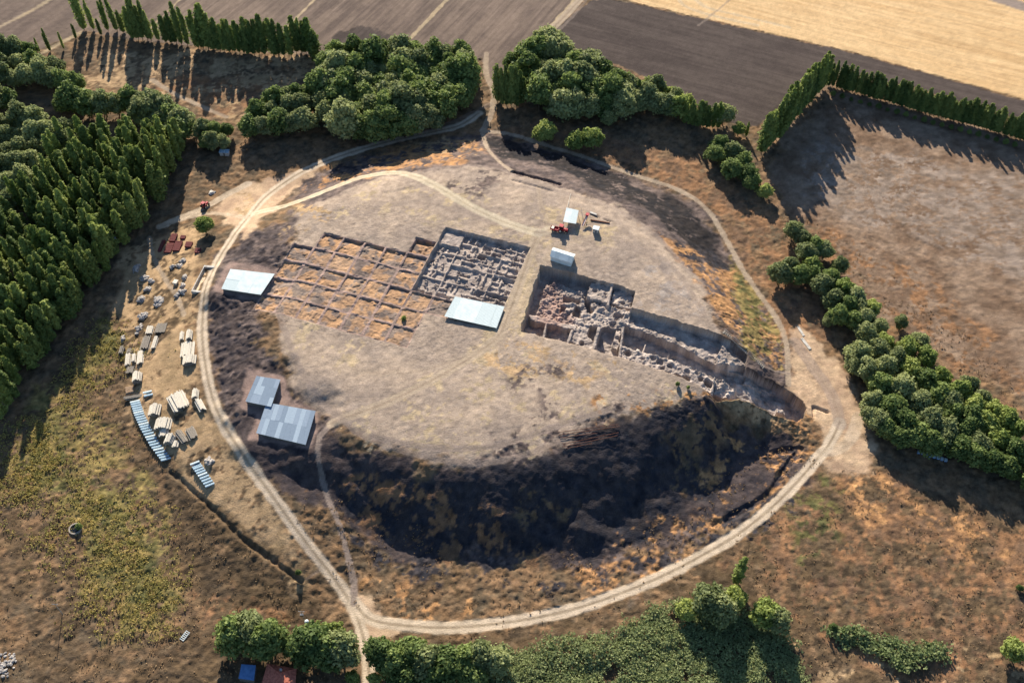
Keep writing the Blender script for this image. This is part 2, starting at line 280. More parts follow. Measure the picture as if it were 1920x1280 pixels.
# (polygon, kind, edge softness, edge ragged, patch threshold or None, roughness)
LAY = [
 ([(-200,-200),(-200,140),(80,90),(160,60),(340,85),(600,105),(900,110),(925,170),(1000,75),(1110,-10),(1200,-200)], 'fieldA', 1, 2, None, 0, AD),
 ([(620,70),(680,45),(760,80),(740,120),(640,120)], 'dark', 1, 2, None, 0, AD),
 ([(1110,0),(1020,72),(1180,130),(1290,190),(1395,240),(1420,235),(1540,135),(1700,160),(1960,240),(1960,200),(1600,100),(1140,-3)], 'dark', .6, .8, None, 0, AS),
 ([(1135,-8),(1600,98),(1960,197),(1960,-200),(1000,-200)], 'stub', .5, .8, None, 0, AS),
 ([(1430,300),(1545,165),(1700,200),(1960,275),(1960,760),(1800,690),(1650,600),(1540,420),(1450,380)], 'fieldR', 4, 8, None, .10, None),
 ([(1545,260),(1960,330),(1960,520),(1800,480),(1620,420),(1480,370)], 'greyR', 5, 9, -.05, .08, None),
 ([(1480,400),(1700,470),(1960,700),(1960,880),(1800,740),(1620,570)], 'rust', 4, 9, .15, .15, None),
 ([(150,95),(620,110),(560,180),(440,225),(330,190),(160,160)], 'tan', 3, 5, .0, .08, None),
 ([(240,165),(420,225),(560,180),(480,150),(350,150)], 'rust', 3, 6, -.1, .12, None),
 ([(905,250),(1000,255),(1200,325),(1330,385),(1400,500),(1480,640),(1560,640),(1520,500),(1440,390),(1300,300),(1000,225)], 'rust', 3, 4, -.3, .15, None),
 ([(230,470),(370,420),(385,560),(375,700),(400,800),(470,910),(600,1060),(560,1100),(440,1000),(330,890),(240,770),(220,640)], 'tan', 3, 4, -.45, .05, None),
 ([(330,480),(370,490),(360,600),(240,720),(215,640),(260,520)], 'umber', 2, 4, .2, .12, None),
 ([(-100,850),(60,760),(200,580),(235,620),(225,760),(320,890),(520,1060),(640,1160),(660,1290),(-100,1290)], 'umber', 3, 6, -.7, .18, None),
 ([(-100,850),(60,760),(200,580),(230,640),(225,760),(300,870),(340,1000),(360,1100),(380,1180),(250,1290),(-100,1290)], 'brown', 3, 6, .0, .18, None),
 ([(0,880),(60,760),(200,590),(225,640),(160,720),(230,850),(330,960),(350,1100),(320,1190),(210,1200),(150,1000),(60,930)], 'yellow', 3, 7, -.1, .25, None),
 ([(60,800),(210,600),(225,640),(120,780),(150,900),(240,960),(290,1040),(350,1140),(300,1150),(180,1080),(140,960),(40,880)], 'olive', 3, 6, .0, .3, None),
 ([(330,1100),(500,1130),(640,1170),(560,1200),(400,1190)], 'rust', 3, 6, .2, .2, None),
 ([(690,1190),(1000,1170),(1300,1060),(1560,880),(1640,880),(1960,1000),(1960,1300),(690,1300)], 'umber', 2, 4, -.3, .15, None),
 ([(1540,885),(1640,880),(1960,1010),(1960,1300),(1500,1200),(1380,1060)], 'rust', 3, 8, .05, .14, None),
 ([(1560,880),(1640,870),(1760,950),(1900,1050),(1750,1050),(1600,960)], 'orange', 3, 6, .25, .13, None),
 ([(1480,920),(1560,900),(1560,1020),(1500,1060)], 'olive', 3, 6, .2, .2, None),
 ([(700,1180),(900,1180),(1150,1120),(1300,1070),(1290,1120),(1000,1200),(800,1215)], 'brown', 2, 5, .0, .2, None),
 ([(1480,1210),(1960,1190),(1960,1290),(1450,1290)], 'tan', 3, 8, .45, .15, None),
 # ring strip between mound foot and ring road, south
 ([(560,930),(660,1120),(760,1165),(950,1160),(1100,1130),(1300,1045),(1440,950),(1550,825),(1400,800),(1000,900),(640,850)], 'brown', 2, 3, None, .25, None),
 ([(1440,940),(1550,830),(1500,790),(1400,840),(1250,1000),(1300,1040)], 'orange', 2, 6, .2, .2, None),
 ([(680,1100),(900,1080),(900,1150),(760,1165)], 'orange', 2, 5, .1, .15, None),
 ([(630,960),(700,1040),(900,1080),(850,1120),(680,1090)], 'umber', 2, 5, .1, .2, None),
]
LAYM = [  # on the mound
 ([(410,480),(520,430),(560,380),(540,340),(700,290),(905,250),(1010,272),(1130,310),(1250,355),(1330,400),(1380,490),(1440,590),(1480,660),(1500,740),(1400,700),(1340,600),(1260,480),(1150,390),(1000,345),(880,330),(700,350),(560,430),(500,520),(480,600),(400,620)], 'burntmid', 3, 4, None, .15, None),
 ([(560,340),(640,300),(760,275),(890,262),(900,300),(800,315),(700,325),(560,370)], 'orange', 3, 5, .0, .12, None),
 ([(760,262),(890,262),(890,290),(790,290)], 'tan', 3, 4, .0, .1, None),
 ([(1240,440),(1370,500),(1460,610),(1480,700),(1400,640),(1345,600),(1290,510)], 'orange', 3, 4, -.25, .2, None),
 ([(1370,480),(1400,520),(1470,640),(1470,700),(1430,690),(1380,620)], 'yellow', 2, 4, -.1, .2, None),
 ([(1385,520),(1420,560),(1440,620),(1400,600)], 'olive', 2, 4, .1, .2, None),
 ([(905,258),(1010,280),(1130,318),(1250,362),(1325,405),(1365,480),(1372,505),(1330,500),(1290,450),(1235,405),(1120,352),(1010,310),(935,295)], 'coal', 2.5, 7, -.6, .14, None),
 ([(1255,445),(1330,470),(1375,500),(1320,505),(1270,475)], 'char', 1.5, 4, .0, .15, None),
 ([(455,430),(540,420),(545,460),(515,505),(430,505),(430,470)], 'burntmid', 2, 4, None, .2, None),
 ([(455,440),(540,425),(540,455),(505,500),(435,500)], 'burnt', 2, 5, .0, .2, None),
 ([(560,345),(640,312),(720,300),(700,325),(600,350),(545,375)], 'burnt', 2, 5, .1, .2, None),
 ([(395,555),(480,560),(500,650),(570,730),(620,790),(600,900),(500,890),(420,790),(392,680)], 'burntmid', 2, 4, None, .25, None),
 ([(395,555),(480,560),(500,650),(570,730),(620,790),(640,900),(560,930),(420,790),(392,680)], 'burnt', 2, 6, -.12, .25, None),
 ([(480,640),(560,740),(600,780),(560,700),(520,640)], 'brown', 2, 5, .1, .2, None),
 ([(470,780),(600,820),(690,858),(860,872),(960,862),(1050,835),(1160,782),(1310,745),(1392,800),(1535,835),(1520,880),(1420,950),(1330,985),(1230,1030),(1080,1062),(900,1062),(720,1040),(640,960),(600,950),(500,890),(440,830)], 'burnt', 2, 6, None, .11, None),
 ([(620,820),(700,858),(860,885),(960,868),(1060,840),(1170,785),(1310,750),(1390,830),(1330,930),(1200,1010),(1080,1040),(900,1045),(740,1020),(650,930)], 'char', 2, 6, None, .11, None),
 ([(600,900),(760,900),(900,960),(1050,1010),(1000,1050),(800,1045),(640,980)], 'rust', 2, 7, .15, .11, None),
 ([(1250,800),(1310,760),(1350,830),(1290,930),(1230,940)], 'brown', 3, 8, .05, .11, None),
 ([(960,930),(1080,930),(1080,980),(970,985)], 'brown', 3, 6, .1, .16, None),
 ([(1350,830),(1540,840),(1440,950),(1300,1040),(1080,1075),(1250,980)], 'orange', 1.5, 6, .22, .35, None),
 ([(880,1040),(1000,1075),(1150,1110),(1250,1070),(1330,990),(1200,1020),(1050,1060)], 'burntmid', 2, 6, .1, .3, None),
 ([(700,1010),(850,1060),(1000,1080),(1180,1060),(1330,985),(1440,930),(1520,870),(1470,970),(1300,1040),(1100,1115),(900,1110),(720,1060)], 'char', 1.2, 8, .0, .22, None),
 ([(620,940),(700,1010),(860,1060),(850,1090),(700,1070),(640,1000)], 'char', 1.2, 8, .05, .22, None),
 ([(1040,1050),(1180,1040),(1260,1060),(1130,1110),(1000,1110)], 'orange', 1, 6, .15, .3, None),
 # the flat top
 ([(520,560),(560,400),(700,335),(880,310),(1000,335),(1150,380),(1240,450),(1310,530),(1350,620),(1352,700),(1312,742),(1230,762),(1130,790),(1050,840),(940,866),(850,868),(740,842),(640,796),(560,740),(530,650)], 'taupe', 2, 3, None, .06, None),
 ([(640,400),(700,345),(860,340),(980,400),(820,420),(700,390)], 'straw', 2, 6, .35, .06, None),
 ([(790,420),(1000,430),(1100,440),(1010,470),(960,600),(900,700),(850,720),(940,560),(990,460),(830,415)], 'straw', 2, 3, .0, .06, None),
 ([(1000,380),(1180,420),(1140,470),(1000,440)], 'straw', 2, 4, .25, .06, None),
 ([(985,500),(1012,500),(980,625),(940,610)], 'straw', 1, 2, -.3, .08, None),
 ([(600,780),(850,690),(960,640),(1100,680),(1300,740),(1130,790),(1000,850),(850,860),(700,830)], 'straw', 2, 6, .5, .07, None),
 ([(560,600),(700,640),(660,700),(560,680)], 'straw', 2, 5, .3, .08, None),
 ([(900,620),(1000,640),(1160,690),(1100,720),(900,690)], 'tan', 2, 4, .1, .05, None),
 ([(1110,750),(1230,735),(1330,740),(1250,770),(1120,780)], 'orange', 1.5, 4, .1, .12, None),
 ([(970,690),(1040,690),(1060,780),(1000,800)], 'burntmid', 3, 6, .15, .1, None),
 ([(900,850),(1000,790),(1160,760),(1060,850),(960,875),(880,870)], 'burntmid', 2, 5, .1, .25, None),
 ([(850,330),(960,320),(900,365),(830,355)], 'burntmid', 2, 4, .1, .15, None),
 ([(560,385),(620,400),(560,450),(520,440)], 'tan', 2, 4, .1, .1, None),
 ([(430,495),(520,500),(500,565),(400,555)], 'dirt', 1, .6, None, .03, None),
 ([(465,690),(530,700),(545,745),(600,765),(585,845),(470,830),(480,780),(452,768)], 'dirt', 1, 1, None, .03, None),
 ([(1200,465),(1300,525),(1350,620),(1200,575)], 'grey', 5, 6, .2, .04, None),
 ([(1345,690),(1512,740),(1560,800),(1490,800),(1420,790),(1350,750)], 'tan', 2, 3, .0, .12, None),
 ([(1480,625),(1500,610),(1590,700),(1640,850),(1630,885),(1560,880),(1540,790),(1480,730)], 'dirtL', 2, 3, None, .05, None),
 ([(405,400),(425,360),(460,342),(545,325),(600,308),(540,368),(495,412),(455,448),(430,420)], 'dirtL', 1.5, 3, None, .03, None),
 ([(443,362),(470,360),(478,385),(460,405),(440,395)], 'tan', 1, 1, -.3, .1, None),
 ([(640,1120),(690,1110),(715,1160),(760,1180),(700,1200),(690,1290),(670,1200)], 'dirtL', 1, 1.5, None, .03, None),
]
G['coal'] = (L((44,43,46)), L((64,58,56)), 3); G['dirt'] = (L((172,146,134)), L((150,130,120)), 4); G['dirtL'] = (L((214,184,150)), L((190,160,132)), 6)
LAY = [(px(P),) + tuple(r) for P, *r in LAY]; LAYM = [(gp(P),) + tuple(r) for P, *r in LAYM]
HEDGE = [(px([(40,52),(100,38)]), 0)]
STRIPS = [(px([(770,72),(842,-5)]), 1.1), (px([(1005,72),(1040,42),(1085,-8)]), 1.0), (px([(60,110),(150,62)]), 1.4), (px([(-20,60),(60,20),(110,-10)]), 1.2), (px([(280,55),(345,-8)]), .8), (px([(540,50),(590,0)]), .8)]
def layer(X, Y, C, Ro, lay, s):
    P, kind, soft, amp, thr, ro, ang = lay
    mg = soft + amp + 1; b0 = P.min(0) - mg; b1 = P.max(0) + mg
    q = np.nonzero((X > b0[0]) & (X < b1[0]) & (Y > b0[1]) & (Y < b1[1]))[0]
    if not len(q): return
    x, y = X[q], Y[q]
    m = ss(-soft, soft, sdp(x, y, P) + amp * fbm(x, y, max(3, amp * 1.6), 4, s))
    if thr is not None: m = m * ss(thr - .2, thr + .2, fbm(x, y, 6.5, 4, s + 20) * .8 + .55 * fbm(x, y, 1.5, 3, s + 21))
    if ang is not None:
        u = x * math.cos(ang) + y * math.sin(ang); v = -x * math.sin(ang) + y * math.cos(ang)
        a, b, sc = G[kind]; t = np.clip(.5 + .5 * fbm(u / 40, v / 1.6, 1, 3, s) + .35 * fbm(u / 14, v / 5, 1, 3, s + 2) + .3 * fbm(x, y, 40, 2, s), 0, 1)[:, None]
        c = (a * (1 - t) + b * t) * (1 + .10 * fbm(u / 25, v / .9, 1, 2, s + 6))[:, None]
    else: c = mixc(kind, x, y, s)
    C[q] = C[q] * (1 - m[:, None]) + c * m[:, None]; Ro[q] = Ro[q] * (1 - m) + ro * m
def evaluate(X, Y, full=True):
    sh = X.shape; X = X.ravel(); Y = Y.ravel()
    C = mixc('brown', X, Y, 2); Ro = np.full(X.shape, .2)
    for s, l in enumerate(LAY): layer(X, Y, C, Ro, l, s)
    for s, l in enumerate(LAYM): layer(X, Y, C, Ro, l, s + 40)
    for P, hw in STRIPS:
        q = np.nonzero((X > P[:, 0].min() - 5) & (X < P[:, 0].max() + 5) & (Y > P[:, 1].min() - 5) & (Y < P[:, 1].max() + 5))[0]
        if len(q):
            m = 1 - ss(hw * .6, hw * 1.4, sdp(X[q], Y[q], P, False) + .5 * fbm(X[q], Y[q], 4, 3, 3)); C[q] = C[q] * (1 - m[:, None]) + mixc('straw', X[q], Y[q]) * m[:, None] * .9
    RM = np.zeros(X.shape)
    for P, hw, k, tw, st in ROADS:
        q = np.nonzero((X > P[:, 0].min() - 8) & (X < P[:, 0].max() + 8) & (Y > P[:, 1].min() - 8) & (Y < P[:, 1].max() + 8))[0]
        if not len(q): continue
        d = sdp(X[q], Y[q], P, False); nz = fbm(X[q], Y[q], 3.5, 3, 4)
        m = (1 - ss(hw * .8, hw * 1.15, d + .3 * nz)) * st
        a, b = RC[k]; t = np.clip(.25 + .3 * nz, 0, 1)
        if tw: t = np.clip((1 - ss(.25, .75, d + .15 * nz)) * .75 + .25 * ss(hw * .6, hw, d) + .15 * nz, 0, 1)
        c = (a * (1 - t[:, None]) + b * t[:, None]) * .72
        C[q] = C[q] * (1 - m[:, None]) + c * m[:, None]; Ro[q] = Ro[q] * (1 - m * .9)
        RM[q] = np.maximum(RM[q], m if k in ('road', 'path', 'pale') else m * .9)
    H = h0(X, Y)
    for P, z, g in PADS:
        m = ss(-g - 13, -g, sdp(X, Y, P) + 1.5 * fbm(X, Y, 6, 2, 5) * (sdp(X, Y, P) < -g)); H = H * (1 - m) + z * m
    for P, hw, dd in DITCH:
        q = np.nonzero((X > P[:, 0].min() - 5) & (X < P[:, 0].max() + 5) & (Y > P[:, 1].min() - 5) & (Y < P[:, 1].max() + 5))[0]
        if len(q): H[q] -= dd * (1 - ss(hw * .6, hw * 1.3, sdp(X[q], Y[q], P, False) + .25 * fbm(X[q], Y[q], 3, 2, 1)))
    far = 1 - ss(600, 700, Y) * 1
    H += Ro * (1.7 * fbm(X, Y, 1.9, 3, 12) + .4 * fbm(X, Y, 9, 2, 13)) * far + .02 * fbm(X, Y, 1.2, 2, 14)
    D, K, Tn = pits(X, Y)
    tn = np.nonzero(Tn)[0]
    if len(tn):
        x, y = X[tn], Y[tn]; t = Tn[tn]; c = C[tn].copy(); sp = fbm(x, y, 4.5, 4, 31)[:, None]
        br = mixc('orange', x, y, 3) * ss(-.3, .1, sp) + mixc('burntmid', x, y, 4) * (1 - ss(-.3, .1, sp)); ia, ib = lat(x, y); cr = _T[np.floor(ia / 10).astype(int) & 255, np.floor(ib / 10).astype(int) & 255][:, None]; br = br * 1.15 * (.82 - .3 * cr) + (.18 + .3 * cr) * mixc('taupe', x, y)
        gr = mixc('grey', x, y, 5) * 1.22; dp = mixc('grey', x, y, 6) * 1.25
        bk = mixc('dirt', x, y, 7) * 1.15
        pk = ss(0, 6, sdp(x, y, zp([(1015,515),(1060,520),(1085,600),(1060,640),(975,625),(1000,560)], 3)) + 3 * sp[:, 0])[:, None]
        dp = dp * (1 - pk * .8) + mixc('pink', x, y, 8) * pk * .8
        strat = (1 + .10 * np.sin((D[tn] * 5 + fbm(x, y, 6, 2, 3))))[:, None]
        c = np.where((t == 1)[:, None], br, c); c = np.where((t == 2)[:, None], gr, c); c = np.where((t == 3)[:, None], dp * strat, c); c = np.where((t == 4)[:, None], bk, c)
        C[tn] = c
    fr = np.clip(.4 + Ro * 4, .4, 1.2)
    C = C * (1 + fr * (.30 * fbm(X, Y, 2.2, 4, 33) + .10 * fbm(X, Y, .7, 1, 35)))[:, None]
    return H - D, np.clip(C, .004, 1), RM, K
# ------------------------------------------------------------------ materials
def newmat(name, build):
    m = bpy.data.materials.new(name); m.use_nodes = True; n = m.node_tree.nodes; l = m.node_tree.links
    b = n['Principled BSDF']; b.inputs['Roughness'].default_value = .85
    b.inputs['Specular IOR Level'].default_value = .25; build(n, l, b); return m
def terr(n, l, b):
    b.inputs['Specular IOR Level'].default_value = .08; b.inputs['Roughness'].default_value = .95
    at_ = n.new('ShaderNodeAttribute'); at_.attribute_name = 'Col'
    g = n.new('ShaderNodeNewGeometry')
    n1 = n.new('ShaderNodeTexNoise'); n1.inputs['Scale'].default_value = 2.4; n1.inputs['Detail'].default_value = 4; n1.inputs['Roughness'].default_value = .7
    l.new(g.outputs['Position'], n1.inputs['Vector'])
    mr = n.new('ShaderNodeMapRange'); mr.inputs[1].default_value = .3; mr.inputs[2].default_value = .7; mr.inputs[3].default_value = .74; mr.inputs[4].default_value = 1.26
    l.new(n1.outputs['Fac'], mr.inputs[0])
    mx = n.new('ShaderNodeVectorMath'); mx.operation = 'SCALE'; l.new(at_.outputs['Color'], mx.inputs[0]); l.new(mr.outputs[0], mx.inputs['Scale'])
    l.new(mx.outputs[0], b.inputs['Base Color'])
    n2 = n.new('ShaderNodeTexNoise'); n2.inputs['Scale'].default_value = 1.7; n2.inputs['Detail'].default_value = 3
    l.new(g.outputs['Position'], n2.inputs['Vector'])
    bp = n.new('ShaderNodeBump'); bp.inputs['Strength'].default_value = .7; bp.inputs['Distance'].default_value = .22
    l.new(n2.outputs['Fac'], bp.inputs['Height']); l.new(bp.outputs[0], b.inputs['Normal'])
M_TERR = newmat('earth', terr)
def noisy(name, c, c2=None, sc=1.5, rough=.85, metal=0, bump=0, obj=True, spec=.25, stripe=None):
    c = L(c, 1); c2 = L(c2, 1) if c2 is not None else c * .8
    def f(n, l, b):
        tc = n.new('ShaderNodeTexCoord'); t = n.new('ShaderNodeTexNoise'); t.inputs['Scale'].default_value = sc; t.inputs['Detail'].default_value = 4
        l.new(tc.outputs['Object'], t.inputs['Vector'])
        r = n.new('ShaderNodeValToRGB'); r.color_ramp.elements[0].position = .35; r.color_ramp.elements[1].position = .65
        r.color_ramp.elements[0].color = (*c, 1); r.color_ramp.elements[1].color = (*c2, 1)
        l.new(t.outputs['Fac'], r.inputs[0]); l.new(r.outputs[0], b.inputs['Base Color'])
        b.inputs['Roughness'].default_value = rough; b.inputs['Metallic'].default_value = metal; b.inputs['Specular IOR Level'].default_value = spec
        if bump:
            bp = n.new('ShaderNodeBump'); bp.inputs['Strength'].default_value = bump; bp.inputs['Distance'].default_value = .1
            l.new(t.outputs['Fac'], bp.inputs['Height']); l.new(bp.outputs[0], b.inputs['Normal'])
    return newmat(name, f)
def leafmat(name, c, c2, tr=.38):
    c, c2 = lin(c) * 1.1, lin(c2) * 1.14
    def f(n, l, b):
        oi = n.new('ShaderNodeObjectInfo'); g = n.new('ShaderNodeNewGeometry')
        t = n.new('ShaderNodeTexNoise'); t.inputs['Scale'].default_value = .45; t.inputs['Detail'].default_value = 3
        l.new(g.outputs['Position'], t.inputs['Vector'])
        a = n.new('ShaderNodeMath'); a.operation = 'ADD'; l.new(t.outputs['Fac'], a.inputs[0])
        k = n.new('ShaderNodeMath'); k.operation = 'MULTIPLY_ADD'; k.inputs[1].default_value = .5; k.inputs[2].default_value = -.25; l.new(oi.outputs['Random'], k.inputs[0]); l.new(k.outputs[0], a.inputs[1])
        r = n.new('ShaderNodeValToRGB'); r.color_ramp.elements[0].position = .25; r.color_ramp.elements[1].position = .75
        r.color_ramp.elements[0].color = (*c, 1); r.color_ramp.elements[1].color = (*c2, 1); l.new(a.outputs[0], r.inputs[0])
        l.new(r.outputs[0], b.inputs['Base Color']); b.inputs['Roughness'].default_value = .7; b.inputs['Specular IOR Level'].default_value = .2
        tl = n.new('ShaderNodeBsdfTranslucent'); l.new(r.outputs[0], tl.inputs[0]); mx = n.new('ShaderNodeMixShader'); mx.inputs[0].default_value = tr
        o = n['Material Output']; l.new(b.outputs[0], mx.inputs[1]); l.new(tl.outputs[0], mx.inputs[2]); l.new(mx.outputs[0], o.inputs[0])
    return newmat(name, f)
M_LEAF = {'grey': leafmat('willow_foliage', (112,122,80), (156,162,110)), 'green': leafmat('tree_foliage', (90,108,60), (132,146,84)), 'poplar': leafmat('poplar_foliage', (88,106,56), (134,146,80)), 'light': leafmat('light_foliage', (122,138,72), (162,170,96)),
          'lpop': leafmat('young_poplar_foliage', (108,126,62), (156,166,92)), 'reed': leafmat('reed_foliage', (92,112,68), (140,148,100)), 'scrub': leafmat('scrub_foliage', (112,118,66), (182,160,92))}
M_BARK = noisy('bark', (98,84,70), (70,60,50)); M_WHITE = noisy('white_sheet', (208,220,220), (190,203,205), .5, .5); M_BLUE = noisy('blue_grey_sheet', (146,161,176), (134,150,166), 3, .5)
M_BLUE2 = noisy('dull_blue_sheet', (132,148,164), (120,136,152), 3, .5); M_BLUE3 = noisy('light_blue_sheet', (164,180,192), (150,166,180), 3, .5); M_WHITE2 = noisy('aged_white_sheet', (192,206,206), (180,194,196), 2, .5); M_DARKW = noisy('shed_wall', (120,114,106), (92,88,84)); M_CREAM = noisy('bleached_wood', (238,230,214), (206,196,176), 3); M_GREYW = noisy('weathered_wood', (178,168,152), (130,122,112), 3)
M_PBLUE = noisy('pale_blue_sheet', (176,200,212), (140,164,180), 1, .5); M_RED = noisy('red_paint', (190,52,60), (140,36,44), 1, .5); M_BRICK = noisy('red_brown_brick', (128,70,66), (96,52,52), 2)
M_STONE = noisy('grey_stone', (190,182,172), (134,128,122), 1.5, bump=.6); M_CONC = noisy('concrete', (208,204,194), (170,164,154), 1); M_SAND = noisy('sand', (232,208,172), (205,178,146), .7, bump=.5)
M_RUBBER = noisy('rubber', (36,34,34)); M_RUST = noisy('rusty_metal', (122,78,60), (84,54,44), 2); M_TILE = noisy('clay_tiles', (206,128,104), (170,96,78), 1.5); M_METAL = noisy('grey_metal', (150,152,156), (110,112,116), 2, .5, .5)
M_GLASS = noisy('dark_glass', (30,36,42), None, 1, .15); M_BLUEROOF = noisy('blue_roof_sheet', (110,150,196), (90,128,176), .8, .5); M_TAN = noisy('tan_wood', (200,172,140), (158,132,106), 3)
# ------------------------------------------------------------------ object helpers
def tag(o, label=None, cat=None, group=None, kind=None):
    if label: o['label'] = label
    if cat: o['category'] = cat
    if group: o['group'] = group
    if kind: o['kind'] = kind
    return o
def npmesh(name, V, F, mat, colr=None, smooth_=False):
    me = bpy.data.meshes.new(name); V = np.asarray(V, np.float32); F = np.asarray(F, np.int32); k = F.shape[1]
    me.vertices.add(len(V)); me.vertices.foreach_set('co', V.ravel())
    me.loops.add(F.size); me.loops.foreach_set('vertex_index', F.ravel())
    me.polygons.add(len(F)); me.polygons.foreach_set('loop_start', np.arange(0, F.size, k, dtype=np.int32))
    me.update(calc_edges=True)
    me.polygons.foreach_set('use_smooth', np.full(len(F), smooth_))
    if colr is not None:
        a = me.color_attributes.new('Col', 'FLOAT_COLOR', 'POINT'); a.data.foreach_set('color', np.c_[colr, np.ones(len(V))].astype(np.float32).ravel())
    me.materials.append(mat); me.validate(); return me
def link(name, me, parent=None):
    o = bpy.data.objects.new(name, me); COL.objects.link(o)
    if parent: o.parent = parent
    return o
def thing(name, loc, label, cat, group=None, rz=0):
    o = bpy.data.objects.new(name, None); COL.objects.link(o); o.location = loc; o.rotation_euler = (0, 0, rz); o.empty_display_size = .3
    return tag(o, label, cat, group)
class MB:
    def __init__(s): s.v = []; s.f = []
    def box(s, c, d, rz=0, ry=0, rx=0, top=1.0):
        M = Matrix.Translation(c) @ Matrix.Rotation(rz, 4, 'Z') @ Matrix.Rotation(ry, 4, 'Y') @ Matrix.Rotation(rx, 4, 'X'); n = len(s.v)
        for z in (-1, 1):
            for x, y in ((-1, -1), (1, -1), (1, 1), (-1, 1)):
                k = top if z > 0 else 1; s.v.append(M @ Vector((x * d[0] / 2 * k, y * d[1] / 2 * k, z * d[2] / 2)))
        s.f += [tuple(n + i for i in q) for q in ((3, 2, 1, 0), (4, 5, 6, 7), (0, 1, 5, 4), (1, 2, 6, 5), (2, 3, 7, 6), (3, 0, 4, 7))]; return s
    def tube(s, a, b, r0, r1=None, n=8):
        r1 = r0 if r1 is None else r1; a = Vector(a); b = Vector(b); q = (b - a).to_track_quat('Z', 'Y'); k = len(s.v)
        for p, r in ((a, r0), (b, r1)):
            for i in range(n): s.v.append(p + q @ Vector((r * math.cos(i * 2 * math.pi / n), r * math.sin(i * 2 * math.pi / n), 0)))
        for i in range(n): s.f.append((k + i, k + (i + 1) % n, k + n + (i + 1) % n, k + n + i))
        s.f += [tuple(range(k + n - 1, k - 1, -1)), tuple(range(k + n, k + 2 * n))]; return s
    def face(s, P): k = len(s.v); s.v += [Vector(p) for p in P]; s.f.append(tuple(range(k, k + len(P)))); return s
    def slab(s, P, t):           # quad top corners, thickness downwards
        k = len(s.v); s.v += [Vector(p) for p in P] + [Vector(p) - Vector((0, 0, t)) for p in P]; n = len(P)
        s.f += [tuple(range(k, k + n)), tuple(range(k + 2 * n - 1, k + n - 1, -1))] + [(k + i, k + n + i, k + n + (i + 1) % n, k + (i + 1) % n) for i in range(n)]; return s
    def blob(s, c, d, seed, sub=1):
        rr = random.Random(seed); n = len(s.v); ph = (1 + 5**.5) / 2
        vs = [(-1, ph, 0), (1, ph, 0), (-1, -ph, 0), (1, -ph, 0), (0, -1, ph), (0, 1, ph), (0, -1, -ph), (0, 1, -ph), (ph, 0, -1), (ph, 0, 1), (-ph, 0, -1), (-ph, 0, 1)]
        fs = [(0,11,5),(0,5,1),(0,1,7),(0,7,10),(0,10,11),(1,5,9),(5,11,4),(11,10,2),(10,7,6),(7,1,8),(3,9,4),(3,4,2),(3,2,6),(3,6,8),(3,8,9),(4,9,5),(2,4,11),(6,2,10),(8,6,7),(9,8,1)]
        rz = rr.uniform(0, 6)
        for v in vs:
            k = rr.uniform(.7, 1.15) / 1.9; x, y, z = v[0] * d[0] * k, v[1] * d[1] * k, v[2] * d[2] * k
            s.v.append(Vector((c[0] + x * math.cos(rz) - y * math.sin(rz), c[1] + x * math.sin(rz) + y * math.cos(rz), c[2] + z)))
        s.f += [tuple(n + i for i in f) for f in fs]; return s
    def mesh(s, name, mat, sm=False):
        me = bpy.data.meshes.new(name); me.from_pydata([tuple(v) for v in s.v], [], s.f); me.materials.append(mat); me.update()
        if sm: me.polygons.foreach_set('use_smooth', [True] * len(me.polygons))
        return me
    def build(s, name, mat, parent=None, sm=False): return link(name, s.mesh(name, mat, sm), parent)
# ------------------------------------------------------------------ terrain meshes
def axis(segs):
    out = [segs[0][0]]
    for a, b, s0, s1 in segs:
        while out[-1] < b - 1e-6:
            t = (out[-1] - a) / (b - a); out.append(min(b, out[-1] + s0 + (s1 - s0) * t))
    return np.array(out)
AX = axis([(-4000, -420, 600, 4), (-420, -200, 4, .62), (-200, 190, .55, .55), (190, 400, .62, 4), (400, 4000, 4, 600)])
AY = axis([(-3000, 100, 600, 2), (100, 330, .48, .52), (330, 600, .55, 1.1), (600, 760, 1.2, 6), (760, 7000, 6, 900)])
ACC = {}
def add(key, V, C, F):
    """collects face sets under a key, reindexing the vertices they use"""
    if not len(F): return
    u, inv = np.unique(F, return_inverse=True); e = ACC.setdefault(key, [[], [], [], 0])
    e[0].append(V[u]); e[1].append(C[u]); e[2].append(inv.reshape(F.shape) + e[3]); e[3] += len(u)
def quads(nx, ny):
    i = np.arange(nx - 1)[None, :] + np.arange(ny - 1)[:, None] * nx; i = i.ravel(); return np.stack([i, i + 1, i + nx + 1, i + nx], 1)
X, Y = np.meshgrid(AX, AY); Z, C, RM, K = evaluate(X, Y)
x, y = X.ravel(), Y.ravel(); V = np.stack([x, y, Z], 1); F = quads(len(AX), len(AY))
cx, cy = x[F].mean(1), y[F].mean(1)
PR = [(-13, 93, -54, 24), (94.5, 222, -50, 18)]
la, lb = lat(x, y); inside = np.zeros(len(x), bool)
for a0, a1, b0, b1 in PR: inside |= (la > a0 + .3) & (la < a1 - .3) & (lb > b0 + .3) & (lb < b1 - .3)
keep = ~inside[F].all(1); F = F[keep]; cx, cy = cx[keep], cy[keep]; rm = RM[F].mean(1)
key = np.full(len(F), 0)
key[sdp(cx, cy, FOOT) > 0] = 1
for n, k in ((0, 2), (2, 2), (3, 3)): key[sdp(cx, cy, LAY[n][0]) > 0] = k
key[rm > .5] = 4
NM = ['ground', 'mound', 'ploughed_field', 'stubble_field', 'dirt_road']
for k in range(5): add(NM[k], V, C, F[key == k])
cell_of = {}
